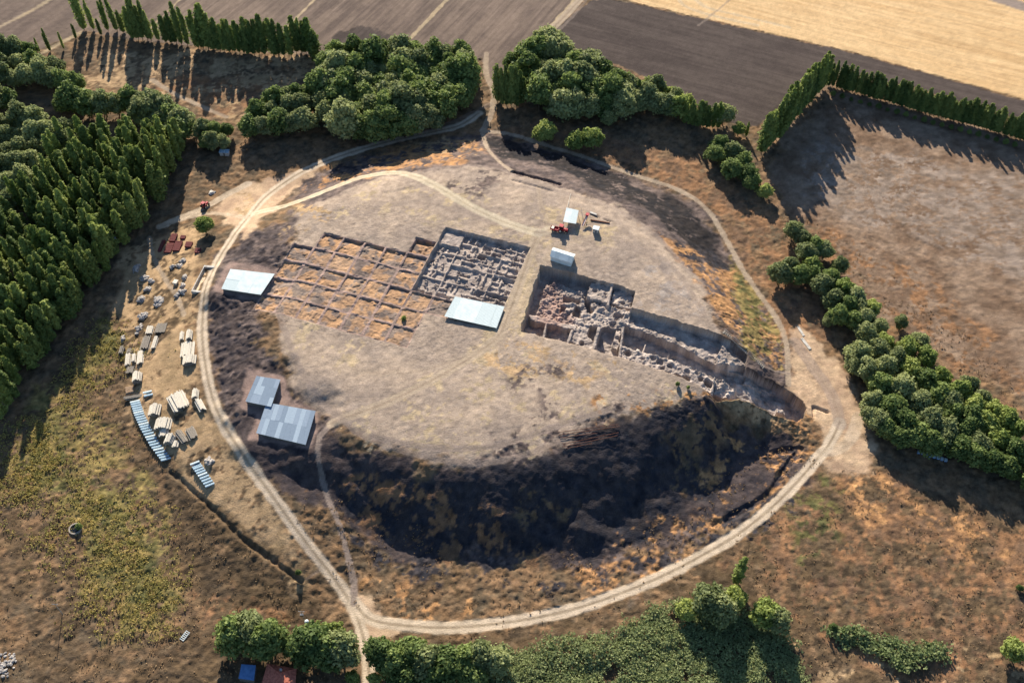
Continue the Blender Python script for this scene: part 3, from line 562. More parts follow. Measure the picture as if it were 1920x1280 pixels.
for pi, (a0, a1, b0, b1) in enumerate(PR):
    ga, gb = np.meshgrid(np.arange(a0, a1 + .1, .26), np.arange(b0, b1 + .1, .26)); nx, ny = ga.shape[1], ga.shape[0]
    X, Y = unlat(ga, gb); Z, C, RM, K = evaluate(X, Y); V = np.stack([X.ravel(), Y.ravel(), Z + .015], 1); F = quads(nx, ny)
    KF = K[F[:, 0]]; rm = RM[F].mean(1)
    for k in np.unique(KF):
        f = F[KF == k]
        if k == 0: add('mound', V, C, f[rm[KF == k] <= .5]); add('dirt_road', V, C, f[rm[KF == k] > .5])
        elif k == 5: add(('grid', 'baulk', 5) , V, C, f)
        elif k < 500: add(('grid', 'excavated_square', int(k)), V, C, f)
        elif k == 600: add(('ruins', 'ruin_wall', 600), V, C, f)
        elif k < 600: add(('ruins', 'excavated_square', int(k)), V, C, f)
        else:
            n = int(k) - 1000; add(('deep', 'trench_floor' if n < 2 else DT[n - 2][3], int(k)), V, C, f)
EXC = {'grid': thing('excavation_grid', (-75, 300, 15), 'grid of shallow square pits full of dry orange grass, divided by thin earth baulks', 'excavation'),
       'ruins': thing('excavation_pit', (-12, 305, 14), 'large square pit of exposed grey room walls, right of the grid of shallow squares', 'excavation'),
       'deep': thing('excavation_trench', (60, 265, 10), 'long deep stepped trench with rubble and baulks cutting across the mound to its right foot', 'excavation')}
for k, (v, c, f, n) in ACC.items():
    nm = k if isinstance(k, str) else k[1]
    me = npmesh(nm, np.concatenate(v), np.concatenate(f), M_TERR, np.concatenate(c), True)
    if isinstance(k, str): tag(link(nm, me), kind='structure')
    else:
        p = EXC[k[0]]; o = link(nm, me, p); o.matrix_parent_inverse = Matrix.Translation(p.location).inverted()
def gz(x, y):
    H, _, _, _ = evaluate(np.array([float(x)]), np.array([float(y)])); return float(H[0])
def gnd(u, v):
    p = gat(u, v); return (p[0], p[1], gz(p[0], p[1]))
#@@OBJECTS@@
# ------------------------------------------------------------------ trees
ONES = ['', 'first', 'second', 'third', 'fourth', 'fifth', 'sixth', 'seventh', 'eighth', 'ninth', 'tenth', 'eleventh', 'twelfth', 'thirteenth', 'fourteenth', 'fifteenth', 'sixteenth', 'seventeenth', 'eighteenth', 'nineteenth']
TENS = {20: 'twent', 30: 'thirt', 40: 'fort', 50: 'fift', 60: 'sixt'}
def nth(n):
    if n < 20: return ONES[n]
    t, u = n // 10 * 10, n % 10
    return TENS[t] + ('ieth' if u == 0 else 'y-' + ONES[u])
def leaves(P, N, size, r, asp=1.0):
    n = len(P); a = r.normal(size=(n, 3)); N = N + .55 * r.normal(size=(n, 3)); N /= np.linalg.norm(N, axis=1)[:, None]
    t = np.cross(N, a); t /= np.linalg.norm(t, axis=1)[:, None]; b = np.cross(N, t)
    s = (size * r.uniform(.6, 1.3, n))[:, None]; t = t * s * asp; b = b * s
    V = np.stack([P - t - b * .6, P + t * .7 - b, P + t + b * .7, P - t * .6 + b], 1).reshape(-1, 3); return V
def crown_mesh(name, mat, P, N, size, r, asp=1.0):
    V = leaves(P, N, size, r, asp); F = np.arange(len(V)).reshape(-1, 4); return npmesh(name, V, F, mat)
def sphere(r, n):
    v = r.normal(size=(n, 3)); return v / np.linalg.norm(v, axis=1)[:, None]
def trunk_mesh(h, rad, limbs, seed, spread, z0):
    rr = random.Random(seed); m = MB(); m.tube((0, 0, -.4), (rr.uniform(-.2, .2), rr.uniform(-.2, .2), h * .45), rad, rad * .7); m.tube((0, 0, h * .44), (rr.uniform(-.5, .5), rr.uniform(-.5, .5), h * .85), rad * .7, rad * .15)
    for i in range(limbs):
        a = i * 2.4 + rr.uniform(-.3, .3); z = z0 + rr.uniform(0, h * .2); m.tube((0, 0, z), (math.cos(a) * spread, math.sin(a) * spread, z + h * rr.uniform(.2, .38)), rad * .45, rad * .1, 6)
    return m.mesh('trunk', M_BARK)
def broadleaf(seed, mat, h=12., rad=5.0, nl=19, n=5200, lobe=(1.2, 2.1)):
    r = np.random.default_rng(seed); L_ = []
    for i in range(nl):
        a = i * 2.399 + r.uniform(-.4, .4); q = math.sqrt((i + .4) / nl); rr = r.uniform(*lobe) * min(1, rad / 4.6)
        zz = h * (.82 - .40 * q * q) + r.uniform(-1.1, 1.1); L_.append((math.cos(a) * q * (rad - rr * .7), math.sin(a) * q * (rad - rr * .7), zz, rr))
    for i in range(nl // 2):
        a = i * 2.399 + 1; L_.append((math.cos(a) * rad * .5, math.sin(a) * rad * .5, h * r.uniform(.34, .5), r.uniform(1.3, 2.) * rad / 4.6))
    L_ = np.array(L_); k = r.integers(0, len(L_), n); N = sphere(r, n); N[:, 2] = np.abs(N[:, 2]) * np.where(r.random(n) < .75, 1, -1); P_a = np.arctan2(N[:, 1], N[:, 0]); P_b = N[:, 2] * 2
    rr = L_[k, 3] * (1 + .2 * r.normal(size=n) + .16 * np.sin(P_a * 5 + k) * np.sin(P_b * 7)) * np.where(r.random(n) < .2, .7, 1); P = L_[k, :3] + N * rr[:, None] * np.array([1, 1, .85])
    d = np.linalg.norm((P[:, None] - L_[None, :, :3]) / L_[None, :, 3:4], axis=2); d[np.arange(n), k] = 9
    ok = d.min(1) > .72
    return trunk_mesh(h * .8, .3, 6, seed, rad * .55, h * .25), crown_mesh('crown', mat, P[ok], N[ok], .36, r)
def poplar(seed, mat, h=22., rad=1.75, n=2600, z0=.07):
    r = np.random.default_rng(seed); k = 1 + seed % 3; PS = []; NS = []
    for q in range(k):
        m = int(n / k); hh = h * (1 if q == 0 else r.uniform(.68, .93)); rq = rad * (1 if k == 1 else r.uniform(.62, .85)); o = (0, 0) if k == 1 else r.normal(0, rad * .45, 2)
        t = r.random(m) ** .9; a = r.uniform(0, 2 * math.pi, m); pr = np.sin(np.clip(t, 0, 1) ** .7 * math.pi * .93 + .14) ** .45
        ed = .94 + .30 * np.sin(a * 3 + t * 15 + seed + q) + .25 * np.sin(a * 5 - t * 27) + .18 * np.sin(t * 60 + a)
        rr = rq * pr * ed * np.where(r.random(m) < .3, r.uniform(.3, .9, m), r.uniform(.8, 1.2, m)); z = hh * (z0 + (1 - z0) * t)
        PS.append(np.stack([np.cos(a) * rr + o[0] * (.4 + t), np.sin(a) * rr + o[1] * (.4 + t), z], 1)); NS.append(np.stack([np.cos(a), np.sin(a), .6 + 0 * a], 1))
    return trunk_mesh(h * .8, .2, 3, seed, rad * .4, h * .2), crown_mesh('crown', mat, np.concatenate(PS), np.concatenate(NS), .32, r, 1.5)
VAR = {'grey': [broadleaf(10 + i, M_LEAF['grey']) for i in range(4)], 'green': [broadleaf(20 + i, M_LEAF['green'], 12, 5.2, 18) for i in range(4)], 'light': [broadleaf(30 + i, M_LEAF['light'], 11, 4.8, 14, 4000, (1.2, 2)) for i in range(2)],
       'poplar': [poplar(40 + i, M_LEAF['poplar'], 22, (1.7, 2.3, 2.0, 1.8, 2.5, 2.1, 1.6, 2.2)[i]) for i in range(8)], 'lightpoplar': [poplar(50 + i, M_LEAF['lpop'], 22, 1.9) for i in range(4)], 'pine': [broadleaf(60 + i, M_LEAF['light'], 12, 2.6, 6, 1100, (1.0, 1.5)) for i in range(2)]}
PROTO = {}
def base_tree(kind, i):
    if (kind, i) not in PROTO:
        t, c = VAR[kind][i]; nm = 'poplar_tree' if 'poplar' in kind else 'pine_tree' if kind == 'pine' else 'broadleaf_tree'
        PROTO[(kind, i)] = [nm, t, c]
    return PROTO[(kind, i)]
def tree(kind, x, y, s, label, group=None, z=None, sz=None, cat='tree', name=None):
    nm, t, c = base_tree(kind, random.randrange(len(VAR[kind])))
    if z is None: z = float(h0(np.array([x]), np.array([y]))[0])
    r = thing(name or nm, (x, y, z - .1), label, cat, group, random.uniform(0, 6.28)); q_ = random.uniform(.88, 1.14); r.scale = (s * q_, s / q_, sz or s)
    link('trunk', t, r); link('crown', c, r); return r
def along(P, step, jit, z):
    W = px(P, z); seg = np.hypot(*np.diff(W, axis=0).T); cum = np.r_[0, np.cumsum(seg)]; n = max(1, int(cum[-1] / step)); out = []
    for i in range(n + 1):
        s = (i + .5) * cum[-1] / (n + 1); out.append((np.interp(s, cum, W[:, 0]) + random.uniform(-jit, jit), np.interp(s, cum, W[:, 1]) + random.uniform(-jit, jit)))
    return out
def grove(name, ranks, kinds, step=7.2, h=12, group=None, desc='round crowned'):
    nr = len(ranks)
    for k, P in enumerate(ranks):
        rank = 'single row' if nr == 1 else 'back rank' if k == 0 else 'front rank' if k == nr - 1 else nth(k + 1) + ' rank from back'
        pts = along(P, step, .9, h * .62)
        for i, (x, y) in enumerate(pts):
            kd = random.choices(list(kinds), list(kinds.values()))[0]; s = h / 12 * random.uniform(.8, 1.28)
            cn = {'grey': 'grey-green', 'green': 'dark green', 'light': 'bright green'}[kd]
            tree(kd, x, y, s, f'{cn} tree, {nth(i + 1)} from the left, {rank} of the {name}', group or 'trees of the ' + name, sz=s * random.uniform(.85, 1.15))
grove('upper left wood', [[(-30,92),(60,86)], [(-30,115),(60,108),(110,118)], [(-20,145),(70,135),(150,152)], [(-20,185),(20,180)], [(100,180),(150,192),(200,188)]], {'grey': .8, 'green': .5}, 7.8, 14)
grove('left edge wood', [[(-30,225),(80,220)], [(-30,252),(60,250),(130,238)], [(-30,282),(130,268)], [(-30,312),(100,300)], [(-30,345),(60,335)], [(-30,378),(30,370)]], {'grey': 1}, 7.4, 13)
grove('belt behind left poplars', [[(180,192),(250,188),(300,196),(350,228)], [(250,208),(300,215),(340,240)]], {'grey': 1, 'green': .2}, 7.4, 14)
grove('clump above shaded hut', [[(365,240),(400,242),(432,238)], [(375,262),(425,262)]], {'grey': .6, 'green': .5}, 6.5, 10)
grove('western grove wing', [[(505,185),(560,165)], [(470,210),(520,200),(580,190)], [(455,232),(500,228),(580,222)]], {'grey': .8, 'green': .6}, 7.6, 14)
grove('central grove', [[(620,92),(680,90),(740,95),(800,100),(880,95)], [(600,112),(700,112),(800,118),(885,112)], [(590,135),(700,133),(800,138),(888,135)], [(580,158),(700,155),(800,160),(890,155)], [(590,180),(700,178),(800,182),(880,172)], [(600,204),(700,204),(850,192)], [(630,228),(700,232),(770,222),(820,210)]], {'green': .7, 'grey': .5}, 8.4, 17)
grove('right grove', [[(985,88),(1020,78),(1050,86)], [(950,108),(1020,98),(1080,105),(1120,118)], [(980,128),(1060,125),(1170,138)], [(990,152),(1080,148),(1200,160)], [(1000,175),(1100,172),(1210,180)], [(1040,198),(1110,192),(1180,198)]], {'grey': .8, 'green': .5}, 8.2, 16.5)
grove('strip beside dark field', [[(1205,150),(1250,166),(1295,190)], [(1200,178),(1260,198),(1305,212)]], {'light': .5, 'grey': .8}, 6.5, 12.5)
def singles(lst, where, group):
    for i, (u, v, h, kd, *sp) in enumerate(lst):
        p = at(u, v, h * .6); s = h / 12 * 1.22; cn = {'grey': 'grey-green', 'green': 'dark green', 'light': 'bright green'}[kd]
        up = sum(1 for q in lst if q[1] < v) + 1
        tree(kd, p[0], p[1], s * random.uniform(.95, 1.1), sp[0] if sp else f'{cn} tree, {nth(up)} from the top {where}', group, sz=s)
singles([(1022,245,11,'light','pale bushy tree standing alone before the right grove'), (1078,264,10,'light','left tree of the pale twin clump below the right grove'), (1110,258,11,'light','right tree of the pale twin clump below the right grove'), (1141,222,8,'grey','small grey-green tree just above the pale twin clump'), (1055,196,10,'grey','large grey-green tree bulging forward from the right grove'), (386,433,8,'light','bright green round tree alone beside the left track,above the basin'),
         (1358,214,11,'grey','pale grey-green tree at the right end of the short poplar group'), (1386,242,7,'light','bright green tree right of the short poplar group, above the dark clump')], '', None)
singles([(1350,272,9,'green'), (1342,290.5,9,'green'), (1376,286,10,'grey'), (1392,304,10,'green'), (1372,318,10,'green'), (1404,326,9,'green'), (1410,341,8,'green'), (1435,358,7.5,'light')], 'of the dark clump below the diagonal poplars', 'trees of the dark clump')
singles([(1488,432,9,'grey'), (1530,462,9,'green'), (1513,474,9.5,'grey'), (1575,497,8,'grey'), (1462,512,10,'grey'), (1498,517,9,'green'), (1540,535,10,'grey'), (1582,540,9.5,'light'), (1604,556,9,'grey'), (1562,562,9,'grey'), (1590,573,9,'green'), (1634,577,8,'light'), (1572,592,9,'green'), (1552,602,5,'grey'), (1504,447.5,8,'grey'), (1546,470,8,'grey'), (1482,500,9,'grey'), (1522,497,9,'light'), (1556,520,9,'green'), (1622,594,8,'grey'), (1520,516,9,'green'), (1610,575.5,8,'grey'), (1600,600,8,'green')], 'of the upper right-hand clump beside the track', 'trees of the upper right-hand clump')
singles([(1690,603,6,'grey'), (1648,612,7,'grey'), (1625,626,9,'grey'), (1610,662,10,'grey'), (1645,655,9,'grey'), (1702,650,10,'light'), (1738,668,9,'light'), (1625,692,10,'grey'), (1600,684,8,'grey'), (1662,688,10,'grey'), (1708,694,10,'light'), (1650,722,10,'green'), (1690,728,11,'grey'), (1735,712,10,'green'), (1764,706,9,'light'), (1636,752,9,'grey'), (1672,762,11,'green'), (1722,758,11,'grey'), (1762,742,10,'green'), (1800,732,10,'light'), (1632,779,8,'grey'), (1695,792,11,'green'), (1744,790,11,'grey'), (1786,772,10,'green'), (1826,760,10,'light'), (1664,803,9,'green'), (1720,817,10,'green'), (1775,808,10,'grey'), (1842,748,8,'grey'), (1850,795,10,'light'), (1812,806,10,'green'), (1885,785,10,'light'), (1905,802,9,'light'), (1838,836,10,'grey'), (1872,826,10,'light'), (1858,862,10,'green'), (1902,846,10,'green'), (1826,852,9,'green'), (1890,877,9,'green'), (1930,860,10,'green'), (1945,900,10,'green'), (1680,672,9,'grey'), (1722,640,8,'grey'), (1660,640,8,'light'), (1780,755,10,'grey'), (1820,785,10,'green'), (1862,768,9,'light'), (1648,788,9,'grey'), (1690,818,9,'green'), (1745,830,10,'green'), (1800,838,10,'green'), (1770,822,9,'grey'), (1815,722,8,'grey')], 'of the large right-hand clump', 'trees of the large right-hand clump')
singles([(438,1190,12,'green','left tree of the pair above the blue-roofed shed'), (466,1184,13,'grey','middle crown of the dense trees above the blue-roofed shed'), (500,1200,13,'green','right tree of the dense trees above the blue-roofed shed'), (548,1213,6,'green','narrow small tree between the two bottom clumps'), (580,1208,13,'green','tall dark tree right of the red-roofed house'), (608,1222,12,'green','dark tree between two neighbours beside bottom road'), (640,1218,12,'grey','grey-green round tree left of the bottom road'), (661,1270,5,'light','bright low bush left of the bottom road edge'), (702,1272,5,'light','bright low bush right of the bottom road')], '', None)
singles([(715,1224,11,'green'), (742,1243,11,'green'), (772,1226,12,'green'), (800,1240.5,12,'grey'), (834,1246,12,'green'), (866,1238,11,'green'), (900,1230,11,'grey'), (928,1241,10,'grey'), (762,1266,10,'green'), (822,1272,10,'green'), (884,1268,9.5,'green')], 'of the bottom row right of the road', 'trees of the bottom row')
singles([(1288,1142,8,'light'), (1330,1128,12,'grey'), (1352,1142,11,'grey'), (1378,1120,9,'light'), (1436,1150,11,'light'), (1458,1163,9,'grey')], 'of the clump beside the reed bed', 'trees at the reed bed')
singles([(1902,1218,8,'light','bright green tree cut by the right edge near the lower corner')], '', None)
def poplars(P, where, group, h, kinds=('poplar',), lab=None):
    for i, (u, v, *r) in enumerate(P):
        p = at(u, v, 0); hh = (r[0] if r else h) * random.uniform(1.0, 1.28); kd = random.choice(kinds); s = hh / 22; q = random.uniform(.85, 1.15) * (r[1] if len(r) > 1 else 1)
        tree(kd, p[0], p[1], s ** .7 * q * .9, f'{"slender" if q < 1 else "full"} poplar, {nth(i + 1)} from the left {where}', group, sz=s)
TL = [(75,98,9,.8),(95,96,12,.7),(120,92,9,.6),(142,72,9,.7),(158,56,20,1.1),(176,56,16,.8),(190,66,9,.8),(203,58,17,.9),(220,58,20,1.),(232,62,12),(246,68,16),(250,74,19),(260,73,20),(268,74,21),(277,74,20),(284,76,15),(297,75,12),(313,79,15),(322,80,16),(331,81,20),(340,83,21),(352,85,20),(372,89,23,1.1),(381,90,24,1.1),(391,91,24,1.1),(400,93,22,1.1),(413,95,17),(421,96,17),(431,97,19),(441,98,19),(450,99,18),(459,100,17),(467,101,18),(477,102,18),(486,102,18),(497,103,20),(515,104,21,1.1),(524,104,20),(533,105,19),(546,105,18),(556,99,19),(565,98,19),(574,98,18),(583,102,18,1.3),(591,112,16,1.5)]
poplars(TL, 'in the gappy upper left row', 'poplars of the upper left row', 20, ('poplar', 'poplar', 'lightpoplar'))
poplars([(1428 + 5.1 * i + random.uniform(-1, 1), 287 - 5.5 * i, 21 + .1 * i) for i in range(23)] , 'in the diagonal row beside the bare grey field', 'poplars of the diagonal row', 20, ('poplar', 'lightpoplar'))
RB = [(1552,160),(1650,187),(1750,217),(1850,243),(1960,276)]
poplars([(u, float(np.interp(u, [a for a, b in RB], [b for a, b in RB])), random.uniform(11.5, 14.5), 1.05) for u in np.arange(1553, 1958, 7.6)], 'in the long upper right row', 'poplars of the right row', 13)
poplars([(933,192),(941,197),(950,199),(958,198),(968,200),(978,196)], 'edging the grove right of track', 'poplars at the grove edge', 20)
poplars([(1195,195),(1282,232),(1291,234),(1299,236),(1308,238),(1317,238),(1326,240),(1336,240),(1345,240)], 'in the short group above the dark clump', 'poplars of the short group', 13, ('poplar', 'lightpoplar'))
poplars([(1398,256,9,.9)], 'near the dark clump, standing apart', None, 9, ('lightpoplar',))
tree('poplar', *at(1377, 1088), .95, 'lone bright green poplar with a bare lower trunk beside the lower right road', None, sz=.75)
for i, (u, v) in enumerate(((604,1192), (620,1192), (637,1188))):
    tree('pine', *at(u, v), .95, f'thin small tree with flat crown, {["leftmost","middle one","rightmost"][i]} of three beside the road fork', 'three thin trees at the road fork', sz=.9)
EDGE = px([(338,275),(330,315),(298,372),(245,440),(185,525),(125,605),(55,705),(-20,810),(-120,940)])
seg = np.hypot(*np.diff(EDGE, axis=0).T); cum = np.r_[0, np.cumsum(seg)]
nrm = np.array([-1, .25]); nrm /= np.linalg.norm(nrm); cnt = 0
BND = px([(120,200),(348,262),(338,300),(200,540),(-20,830),(-160,1000),(-160,520),(0,420),(60,320)])
for rk in range(9):
    k = 0
    for s in np.arange(rk * 2.5, cum[-1], 5.9 if rk < 5 else 7.4):
        x = np.interp(s, cum, EDGE[:, 0]) + nrm[0] * rk * 6.8 + random.uniform(-1.8, 1.8); y = np.interp(s, cum, EDGE[:, 1]) + nrm[1] * rk * 6.8 + random.uniform(-1.8, 1.8)
        u, v = proj(np.float64(x), np.float64(y), np.float64(14)); 
        if u < -30 or float(sdp(np.array([x]), np.array([y]), BND)[0]) < -5 or v > 900: continue
        k += 1; cnt += 1; hh = random.uniform(16.5, 25.5) / 22
        tree(random.choice(('poplar', 'poplar', 'lightpoplar')), x, y, random.uniform(.85, 1.3), f'tall poplar, {nth(k)} from the top, {nth(rk + 1)} rank from the meadow, left plantation', 'poplars of the left plantation', sz=hh)
for i, u in enumerate(np.arange(1562, 1915, 17)):
    v = np.interp(u, [1552,1650,1750,1850,1960], [174,202,231,257,290]); p = at(u, v, 1)
    tree('green', p[0], p[1], random.uniform(.2, .3), f'low dark bush, {nth(i + 1)} from the left under the long poplar row', 'bushes under the long poplar row', cat='bush', name='bush')
tree('light', *gat(757, 598)[:2], .24, 'green bush growing in a shallow square near the lower right of the pit grid', z=gat(757, 598)[2] - .9, cat='bush', name='bush')
for u, v, s, lb in ((1270,722,.18,'low green bush on the lip of the long trench near its dark slope'), (1290,728,.15,'smaller green bush right beside another on the lip above the dark slope'), (1560,1180,.3,'dense bush at the left end of the green hedge'), (560,1075,.2,'pale green bush at the ditch end near the left road'), (1910,1105,.25,'dark bush cut by the right edge low down'), (150,990,.25,'dark bush beside the round well'), (1690,730,.3,None), (1855,330,.2,None)):
    if lb: g_ = gat(u, v); tree('green', g_[0], g_[1], s, lb, cat='bush', name='bush', z=g_[2])
# ------------------------------------------------------------------ reeds and scrub (uncountable)
def scatter(name, polys, dens, hgt, mat, label, cat, thr=-9, s=3, wid=.5, soft=2):
    VS = []; r = np.random.default_rng(s)
    for P in polys:
        W = gp(P); b0, b1 = W.min(0), W.max(0); n = int((b1 - b0).prod() * dens); x = r.uniform(b0[0], b1[0], n); y = r.uniform(b0[1], b1[1], n)
        ok = (sdp(x, y, W) + soft * (fbm(x, y, 5, 3, s) + r.normal(0, .5, n)) > 0) & (fbm(x, y, 7, 4, s + 1) + soft * .08 * r.normal(0, .6, n) > thr); x, y = x[ok], y[ok]; n = len(x)
        z = h0(x, y); hh = hgt * (.75 + .5 * fbm(x, y, 6, 2, s)) * r.uniform(.75, 1.15, n)
        for k in range(3):
            P3 = np.stack([x + r.normal(0, wid, n), y + r.normal(0, wid, n), z + hh * r.uniform(.45, .95, n)], 1); N = np.stack([r.normal(0, .5, n), r.normal(0, .5, n) - .2, np.full(n, .9)], 1)
            VS.append(leaves(P3, N, wid * .62, r, 1.5))
    V = np.concatenate(VS); tag(link(name, npmesh(name, V, np.arange(len(V)).reshape(-1, 4), mat)), label, cat, kind='stuff')
scatter('reed_bed', [[(900,1232),(945,1219),(1050,1206),(1140,1192),(1213,1146),(1262,1120),(1320,1130),(1440,1170),(1500,1230),(1530,1320),(900,1320)]], 5.0, 2.6, M_LEAF['reed'], 'dense green reed bed along the bottom edge right of the road', 'reeds', -.75, 3, .38)
scatter('hedge', [[(1530,1178),(1600,1180),(1700,1208),(1785,1212),(1780,1228),(1715,1240),(1690,1262),(1640,1225),(1570,1205)]], 5, 2.6, M_LEAF['reed'], 'long low green hedge of reeds in the lower right meadow', 'hedge', -9, 5)
scatter('yellow_scrub', [[(60,820),(200,600),(235,610),(220,700),(110,800),(130,880),(250,960),(320,1080),(350,1140),(300,1200),(220,1205),(150,1060),(60,930)], [(-60,860),(60,780),(100,900),(60,960),(-60,1000)]], 2.4, 1.1, M_LEAF['scrub'], 'rough yellow-green scrub in the lower left meadow', 'scrub', -.2, 9, .3, 11)
M_DRY = leafmat('dry_grass_blades', (120,98,72), (160,134,100), .3)
scatter('dry_grass', [[(690,1195),(1000,1170),(1300,1060),(1560,890),(1640,880),(1960,1010),(1960,1290),(1500,1290),(1450,1150),(1250,1110),(900,1200)], [(560,960),(660,1120),(760,1160),(950,1150),(1100,1120),(1300,1035),(1440,940),(1540,840),(1400,830),(1300,960),(1100,1040),(850,1040),(640,930)], [(-60,880),(60,800),(230,700),(330,900),(540,1080),(640,1170),(640,1290),(-60,1290)], [(1450,400),(1560,430),(1900,700),(1950,880),(1700,700),(1550,500)]], .3, .35, M_DRY, 'tufts of dry tan grass over the brown meadows', 'dry grass', -.05, 21, .27, 3)
# ------------------------------------------------------------------ sheds
def panel_roof(name, P, nx, ny, mat, parent, ridge=.07, jit=.03, rows=1):
    """corrugated sheets over a quad P (tl, tr, br, bl, each xyz), one child per sheet column"""
    P = [np.array(p, float) for p in P]
    for a in range(nx):
        for b in range(ny):
            u0, u1, v0, v1 = a / nx, (a + 1) / nx, b / ny, (b + 1) / ny; w_ = np.linalg.norm(P[1] - P[0]) / nx; k = max(4, int(w_ / .45)) * 4
            U = np.linspace(u0 + .0006, u1 - .0006, k + 1); Vv = np.linspace(v0, v1 - .0004, 3); V = []; dz = random.uniform(-jit, jit)
            for lay in (0, -.06):
                for vv in Vv:
                    for j, uu in enumerate(U):
                        q = (P[0] * (1 - uu) + P[1] * uu) * (1 - vv) + (P[3] * (1 - uu) + P[2] * uu) * vv
                        V.append((q[0], q[1], q[2] + dz + lay + ridge * .5 * math.sin(j * math.pi / 2)))
            n = k + 1; F = [(i + j * n, i + 1 + j * n, i + 1 + (j + 1) * n, i + (j + 1) * n) for j in range(2) for i in range(k)]; m = 3 * n
            F += [(q[3] + m, q[2] + m, q[1] + m, q[0] + m) for q in F]
            F += [(2 * n + i, 2 * n + i + 1, m + 2 * n + i + 1, m + 2 * n + i) for i in range(k)] + [(i + 1, i, m + i, m + i + 1) for i in range(k)] + [(j * n, (j + 1) * n, m + (j + 1) * n, m + j * n) for j in range(2)] + [((j + 1) * n - 1, m + (j + 1) * n - 1, m + (j + 2) * n - 1, (j + 2) * n - 1) for j in range(2)]
            F = [tuple(reversed(f)) for f in F]
            o = link(name, npmesh(name, V, np.array(F), {M_BLUE: (M_BLUE, M_BLUE2, M_BLUE, M_BLUE3), M_WHITE: (M_WHITE, M_WHITE, M_WHITE2)}.get(mat, (mat,))[random.randrange({M_BLUE: 4, M_WHITE: 3}.get(mat, 1))]), parent); o.matrix_parent_inverse = Matrix.Translation(parent.location).inverted()
def child(mb, name, mat, parent, sm=False):
    o = mb.build(name, mat, parent, sm); o.matrix_parent_inverse = Matrix.Translation(parent.location).inverted(); return o
def shed(P, zs, zg, label, cat, mat, nx, ny, wall=True, wmat=None, over=.35, name='shed'):
    c = P.mean(0); t = thing(name, (c[0], c[1], zg), label, cat); Q = [(*P[i], zs[i]) for i in range(4)]
    panel_roof('roof_sheet', Q, nx, ny, mat, t)
    In = [np.array([*(c + (P[i] - c) * (1 - over / 6)), zs[i] - .12]) for i in range(4)]
    if wall:
        for i in range(4):
            a, b = In[i], In[(i + 1) % 4]; d = b - a; d[2] = 0; d /= np.linalg.norm(d); n_ = np.array([-d[1], d[0], 0]) * .1
            m = MB(); zb = [min(zg - .6, float(h0(np.array([q[0]]), np.array([q[1]]))[0]) - .8) for q in (a, b)]; k = [(*(a - n_)[:2], zb[0]), (*(b - n_)[:2], zb[1]), (*(b + n_)[:2], zb[1]), (*(a + n_)[:2], zb[0]), (*(a - n_)[:2], a[2]), (*(b - n_)[:2], b[2]), (*(b + n_)[:2], b[2]), (*(a + n_)[:2], a[2])]
            m.v = [Vector(q) for q in k]; m.f = [(3, 2, 1, 0), (4, 5, 6, 7), (0, 1, 5, 4), (1, 2, 6, 5), (2, 3, 7, 6), (3, 0, 4, 7)]; child(m, 'wall', wmat or M_DARKW, t)
    else:
        for i in range(4):
            m = MB(); m.tube((In[i][0], In[i][1], zg - 2), (In[i][0], In[i][1], In[i][2]), .12); child(m, 'post', M_METAL, t)
    return t
P, z = SHED_A; shed(P, [z + 1.4, z + 1.4, z + 1.7, z + 1.7], z, 'low shed with a flat whitish metal roof beside the left curve of the ring road', 'shed', M_WHITE, 3, 2)
P, z = SHED_C; shed(P, [z + 2.1, z + 2.1, z + 1.8, z + 1.8], z, 'smaller of two adjoining sheds with patchy blue-grey sheet roofs', 'shed', M_BLUE, 6, 3)
P, z = SHED_D; shed(P, [z + 2.2, z + 2.2, z + 1.7, z + 1.7], z, 'larger blue-grey roofed shed with a dark tall front wall, on the burnt left slope', 'shed', M_BLUE, 11, 2)
P = np.array([gat(u, v, 1.5)[:2] for u, v in ((853,555),(946,573),(931,613),(833,592))]); z = 15.6
PROT = shed(P, [z + 1.4] * 2 + [z + 1.2] * 2, z, 'white sheet roof covering the lower edge of the large grey excavation pit', 'roof', M_WHITE, 7, 1, False, name='shelter')
# gabled white tent
g0 = gat(1054, 484); z = g0[2]; t = thing('gable_shed', (g0[0], g0[1], z), 'long white gabled shed on the mound top between the two deepest pits', 'shed')
A = [at(u, v, z + 2.4) for u, v in ((1037,464),(1079,477),(1072,494),(1031,481))]; m1, m2 = (A[0] + A[3]) / 2, (A[1] + A[2]) / 2; rz = z + 3.7
panel_roof('roof_sheet', [(*A[0], z + 2.5), (*A[1], z + 2.5), (*m2, rz), (*m1, rz)], 5, 1, M_WHITE, t, .05); panel_roof('roof_sheet', [(*m1, rz), (*m2, rz), (*A[2], z + 2.5), (*A[3], z + 2.5)], 5, 1, M_WHITE, t, .05)
In = [g0[:2] + (a - g0[:2]) * .94 for a in A]; c_ = sum(A) / 4; In = [c_ + (a - c_) * .94 for a in A]; i1, i2 = c_ + (m1 - c_) * .94, c_ + (m2 - c_) * .94
for a, b in ((In[0], In[1]), (In[2], In[3])): child(MB().face([(*a, z - .5), (*b, z - .5), (*b, z + 2.45), (*a, z + 2.45)]), 'wall', M_WHITE, t)
for a, b, c2 in ((In[1], In[2], i2), (In[3], In[0], i1)): child(MB().face([(*a, z - .5), (*b, z - .5), (*b, z + 2.45), (*c2, rz - .1), (*a, z + 2.45)]), 'end_wall', M_WHITE, t)
